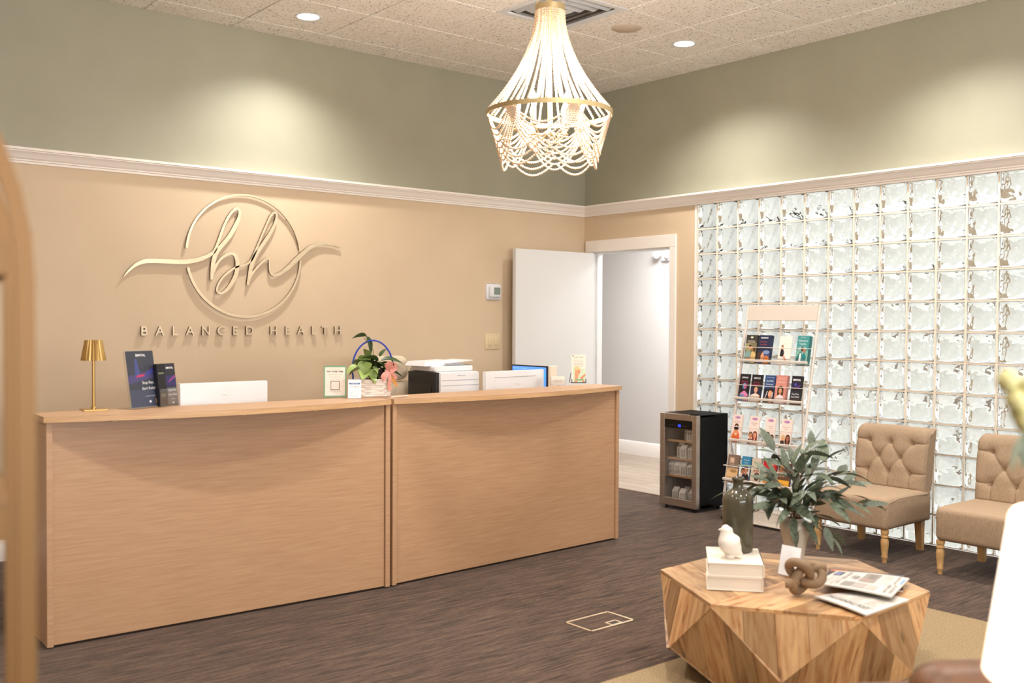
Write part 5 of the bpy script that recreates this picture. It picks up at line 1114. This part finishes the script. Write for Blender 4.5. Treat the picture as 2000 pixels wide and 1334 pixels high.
# newspapers and magazine: sheets given by corner points in table plane
def sheet_stack(name, label, cat, quad, z0, thick, col, drw, bend=0.0, fold=True, group=None):
    c_ = Vector((sum(q[0] for q in quad)/4, sum(q[1] for q in quad)/4)); t = thing(name, label, cat, (c_.x, c_.y, z0), 0, group)
    n = 10
    def pt(u, v, z):
        a = Vector(quad[0]).lerp(Vector(quad[1]), u); d = Vector(quad[3]).lerp(Vector(quad[2]), u); q = a.lerp(d, v)-c_; return (q.x, q.y, z+bend*math.sin(PI*u)*.4+bend*(1-v)*.8)
    b = B().use(col); vs = []; fs = []
    for z in (0, thick):
        for i in range(n+1):
            for j in range(n+1): vs.append(pt(i/n, j/n, z if z else 0))
    N2 = (n+1)*(n+1)
    for i in range(n):
        for j in range(n):
            a = i*(n+1)+j; fs += [(N2+a, N2+a+n+1, N2+a+n+2, N2+a+1), (a+1, a+n+2, a+n+1, a)]
    for i in range(n):
        for (p0, p1) in ((i*(n+1), (i+1)*(n+1)), ((i+1)*(n+1)+n, i*(n+1)+n), (n*(n+1)+i, n*(n+1)+i+1), (i+1, i)): fs.append((p0, p1, N2+p1, N2+p0))
    b.add(vs, fs).obj('pages', parent=t)
    pr = B(); k = [0]
    def rect(u0, u1, v0, v1, c):
        k[0] += 1; z = thick+.0004+.00008*k[0]; m = 4; vs = [pt(u0+(u1-u0)*i/m, v0+(v1-v0)*j/m, z) for i in range(m+1) for j in range(m+1)]
        pr.use(P_(c)).add(vs, [(i*(m+1)+j, (i+1)*(m+1)+j, (i+1)*(m+1)+j+1, i*(m+1)+j+1) for i in range(m) for j in range(m)])
    def text(txt, u, v, h, c, wd, rotd=False):
        k[0] += 1; z = thick+.0005+.00008*k[0]; g, f_, x0, x1 = text_geo(txt, .01); kk = wd/(x1-x0)
        pr.use(P_(c)).add([pt(u+(x-x0)*kk, v+y*h/.7, z) for x, y, _ in g] if not rotd else [pt(u-y*h/.7, v+(x-x0)*kk, z) for x, y, _ in g], f_)
    drw(rect, text); pr.obj('page_print', parent=t); return t
def dm_(r, x):
    r(0, 1, 0, 1, '#4A4648'); r(0, .4, .0, .3, '#5A4440'); r(.02, .25, .02, .12, '#D9805A'); r(.7, .98, .5, .95, '#6A5A60'); r(.75, .95, .1, .4, '#9A92B0')
sheet_stack('magazine', 'dark glossy magazine under the folded newspapers on the table', 'magazine', [(-2.556, -4.220), (-2.408, -4.483), (-2.640, -4.609), (-2.794, -4.344)], TZ+.0015, .005, mat('glossy_page', '#E6E0DC', .3), dm_)
def dn1(r, x):
    for i in range(3): r(.05+.3*i, .30+.3*i, .30, .95, '#C9C2B9')
    for i in range(3):
        for j in range(9): r(.06+.3*i, .29+.3*i-.03*(j % 3), .33+.068*j, .345+.068*j, '#A39B92')
    x('THE EVENING POST', .1, .12, .1, '#4A4644', .8); r(.05, .95, .24, .25, '#6A6460')
sheet_stack('newspaper', 'lower folded newspaper on the table corner, mostly blank back', 'newspaper', [(-3.012, -4.445), (-3.085, -4.712), (-2.742, -4.692), (-2.76, -4.51)], TZ+.0015, .006, M_news, dn1, bend=.010)
def dn2(r, x):
    r(.05, .16, .66, .93, '#4A4E5E'); r(.06, .12, .7, .88, '#7C82A6'); r(.45, .66, .42, .95, '#8E857C'); r(.48, .58, .5, .62, '#A08078'); r(.52, .62, .62, .88, '#7A7068'); r(.30, .45, .08, .36, '#8A827A'); r(.46, .62, .08, .36, '#A39A92'); r(.64, .76, .08, .34, '#B8A69E'); r(.955, .985, .60, .86, '#6E9AC0')
    for j in range(12): r(.06, .13, .06+.047*j, .073+.047*j, '#B2AAA2'); r(.15, .22, .06+.047*j, .073+.047*j, '#B2AAA2')
    for j in range(13): r(.70, .84, .42+.04*j, .43+.04*j, '#B2AAA2')
    for j in range(6): r(.24+.0*j, .27, .5+.07*j, .53+.07*j, '#C2BAB2')
    x('1920', .33, .50, .20, '#46423E', .10, False); x('WHERE TO FIND THE CURE', .27, .08, .03, '#4A4644', .8, True); x('WHEN TO BEGIN', .90, .06, .04, '#4A4644', .4, True); x('BOXES OF THE', .97, .08, .04, '#4A4644', .4, True); x('NEW DAY NEWS', .92, .52, .035, '#4A4644', .4, True)
sheet_stack('newspaper', 'upper folded newspaper with pictures and headlines lying across the magazine', 'newspaper', [(-2.911, -4.382), (-2.857, -4.682), (-2.505, -4.562), (-2.635, -4.304)], TZ+.021, .006, M_news, dn2, bend=.012)

# ------------------------------------------------------------------ foreground: arched gold shelf, lamp, plant, leather chair
es = thing('arched_shelf', 'tall arched gold metal shelf unit at the left edge, close to the camera', 'shelf', (-6.064, -5.289, 0))
ux = Vector((-.981, .193, 0)); uy = Vector((.193, .981, 0)); AR = .45
for d_ in (0, .36):
    o_ = uy*d_+(ux*-.0 if d_ == 0 else ux*.004); P = [o_+Vector((0, 0, z)) for z in (0, .5, 1.0, 1.53)]
    for i in range(1, 25): a = PI*i/24; P.append(o_+ux*(AR-AR*math.cos(a))+Vector((0, 0, 1.53+AR*math.sin(a))))
    P += [o_+ux*2*AR+Vector((0, 0, z)) for z in (1.0, .5, 0)]
    b = B().use(M_goldsh); vs = []; fs = []; w = .0108
    for i, q in enumerate(P):
        a = P[max(0, i-1)]; c_ = P[min(len(P)-1, i+1)]; tn = (c_-a).normalized(); n1 = uy; n2 = tn.cross(n1).normalized()
        for s1, s2 in ((-1, -1), (1, -1), (1, 1), (-1, 1)): vs.append(q+n1*w*s1+n2*w*s2)
        if i: o4 = 4*i; fs += [(o4-4+k, o4-4+(k+1) % 4, o4+(k+1) % 4, o4+k) for k in range(4)]
    b.add(vs, fs).obj('arch_frame', parent=es)
for z in (1.558, 1.215, .87, .52, .16):
    b = B().use(M_goldsh)
    c0 = ux*.02; vs = [c0+Vector((0, 0, z-.02)), c0+ux*(2*AR-.04)+Vector((0, 0, z-.02)), c0+ux*(2*AR-.04)+uy*.36+Vector((0, 0, z-.02)), c0+uy*.36+Vector((0, 0, z-.02))]; vs += [q+Vector((0, 0, .045)) for q in vs]
    b.add(vs, [(3, 2, 1, 0), (4, 5, 6, 7), (0, 1, 5, 4), (1, 2, 6, 5), (2, 3, 7, 6), (3, 0, 4, 7)]).obj('shelf_board', parent=es)
LX, LY = -4.803, -6.085
t = thing('side_table', 'round pedestal side table below the picture edge carrying the lamp and the vase', 'table', (-4.74, -6.10, 0))
B().use(M_leg).lathe([(.0001, .60), (.26, .60), (.265, .606), (.265, .618), (.26, .624), (.0001, .624)], 40, cap=False).obj('table_top', parent=t, smooth=40)
B().use(M_goldm).lathe([(.02, .02), (.02, .6)], 16).obj('pedestal', parent=t, smooth=40); B().use(M_goldm).lathe([(.0001, 0), (.17, .0), (.17, .012), (.02, .022)], 32, cap=False).obj('foot', parent=t, smooth=40)
t = thing('table_lamp', 'table lamp with a glowing white tapered shade at the lower right edge', 'lamp', (LX, LY, .624))
B().use(M_ceram).lathe([(.0001, 0), (.05, 0), (.052, .008), (.04, .02), (.055, .07), (.06, .12), (.05, .18), (.02, .23), (.012, .26), (.008, .33), (.0001, .33)], 28, cap=False).obj('base', parent=t, smooth=60)
M_shade = mat('lit_shade', '#FFF6EA', .8, emit='#FFE6CC', estr=3.2)
B().use(M_shade).lathe([(.128, .322), (.131, .326), (.0975, .566), (.092, .574), (.085, .576)], 48, cap=False).obj('lamp_shade', parent=t, smooth=60)
lamp('lamp_bulb_light', 'POINT', (LX, LY, 1.26), 6, (1, .82, .62), .05)
t = thing('vase', 'small white vase standing on the side table behind the glowing lamp', 'vase', (-4.655, -6.06, .624))
B().use(M_ceram).lathe([(.0001, 0), (.035, 0), (.045, .06), (.04, .14), (.022, .19), (.024, .21), (.02, .21), (.018, .19), (.035, .13), (.03, .02), (.0001, .01)], 24, cap=False).obj('body', parent=t, smooth=60)
pl = thing('budding_branch', 'blurred branch with pale yellow-green buds and grey-green leaves at the right edge', 'plant', (-4.655, -6.06, .64))
pts = crom([(0, 0, .02), (.0, .01, .2), (.025, .03, .5), (-.04, .03, .67), (-.17, .01, .735), (-.30, .0, .74)], 6)
B().use(M_stem).tube(pts, .003, 6).obj('stem', parent=pl, smooth=180)
M_bud = mat('bud_green', '#C9C48A', .6); M_lg = mat('sage_leaf', '#8FA08E', .6)
bc = Vector((-.325, -.004, .735))
for i, (dx, dy, dz) in enumerate(((0, 0, 0), (.014, -.012, .018), (-.004, .01, .026), (.016, .0, -.018), (.03, -.02, .0), (.008, -.01, -.03), (.028, -.02, .03))):
    B().use(M_bud).sphere((0, 0, 0), .0145, 12, 8, (1, 1, 1.15)).obj('bud', parent=pl, loc=(bc.x+dx, bc.y+dy, bc.z+dz), smooth=180)
lg = leaf_mesh('leaf', M_lg, 1, .55, .3, .1)
for (x, y, z, ya, pi_, s_) in ((-.28, -.02, .71, 2.6, .7, .09), (-.27, -.04, .69, 2.9, .9, .09), (-.26, -.02, .75, 2.5, -.2, .07), (-.25, -.03, .66, 2.7, 1.0, .08), (-.2, -.03, .70, 2.2, .8, .1), (-.29, -.03, .69, 1.5, .8, .06)):
    put_leaf(lg, pl, (x, y, z), ya, pi_, .4, s_)
t = thing('leather_armchair', 'brown leather armchair seen from behind at the bottom right edge', 'armchair', (-3.93, -5.64, .0145), math.radians(-39.7+6))
def lm(name, *a, r=.04, m=M_leather): return B().use(m).rbox(*a, r, 4).obj(name, parent=t, smooth=60)
lm('backrest', -.34, .36, -.17, -.02, .22, .695, r=.07); lm('seat', -.27, .29, -.04, .52, .25, .44, r=.05); lm('armrest', -.34, -.25, -.05, .40, .2, .45, r=.045); lm('armrest', .27, .36, -.05, .40, .2, .45, r=.045)
for x in (-.28, .30):
    for y in (-.1, .44): B().use(M_leg).lathe([(.012, 0), (.02, .22)], 12, (x, y, .0)).obj('leg', parent=t, smooth=40)
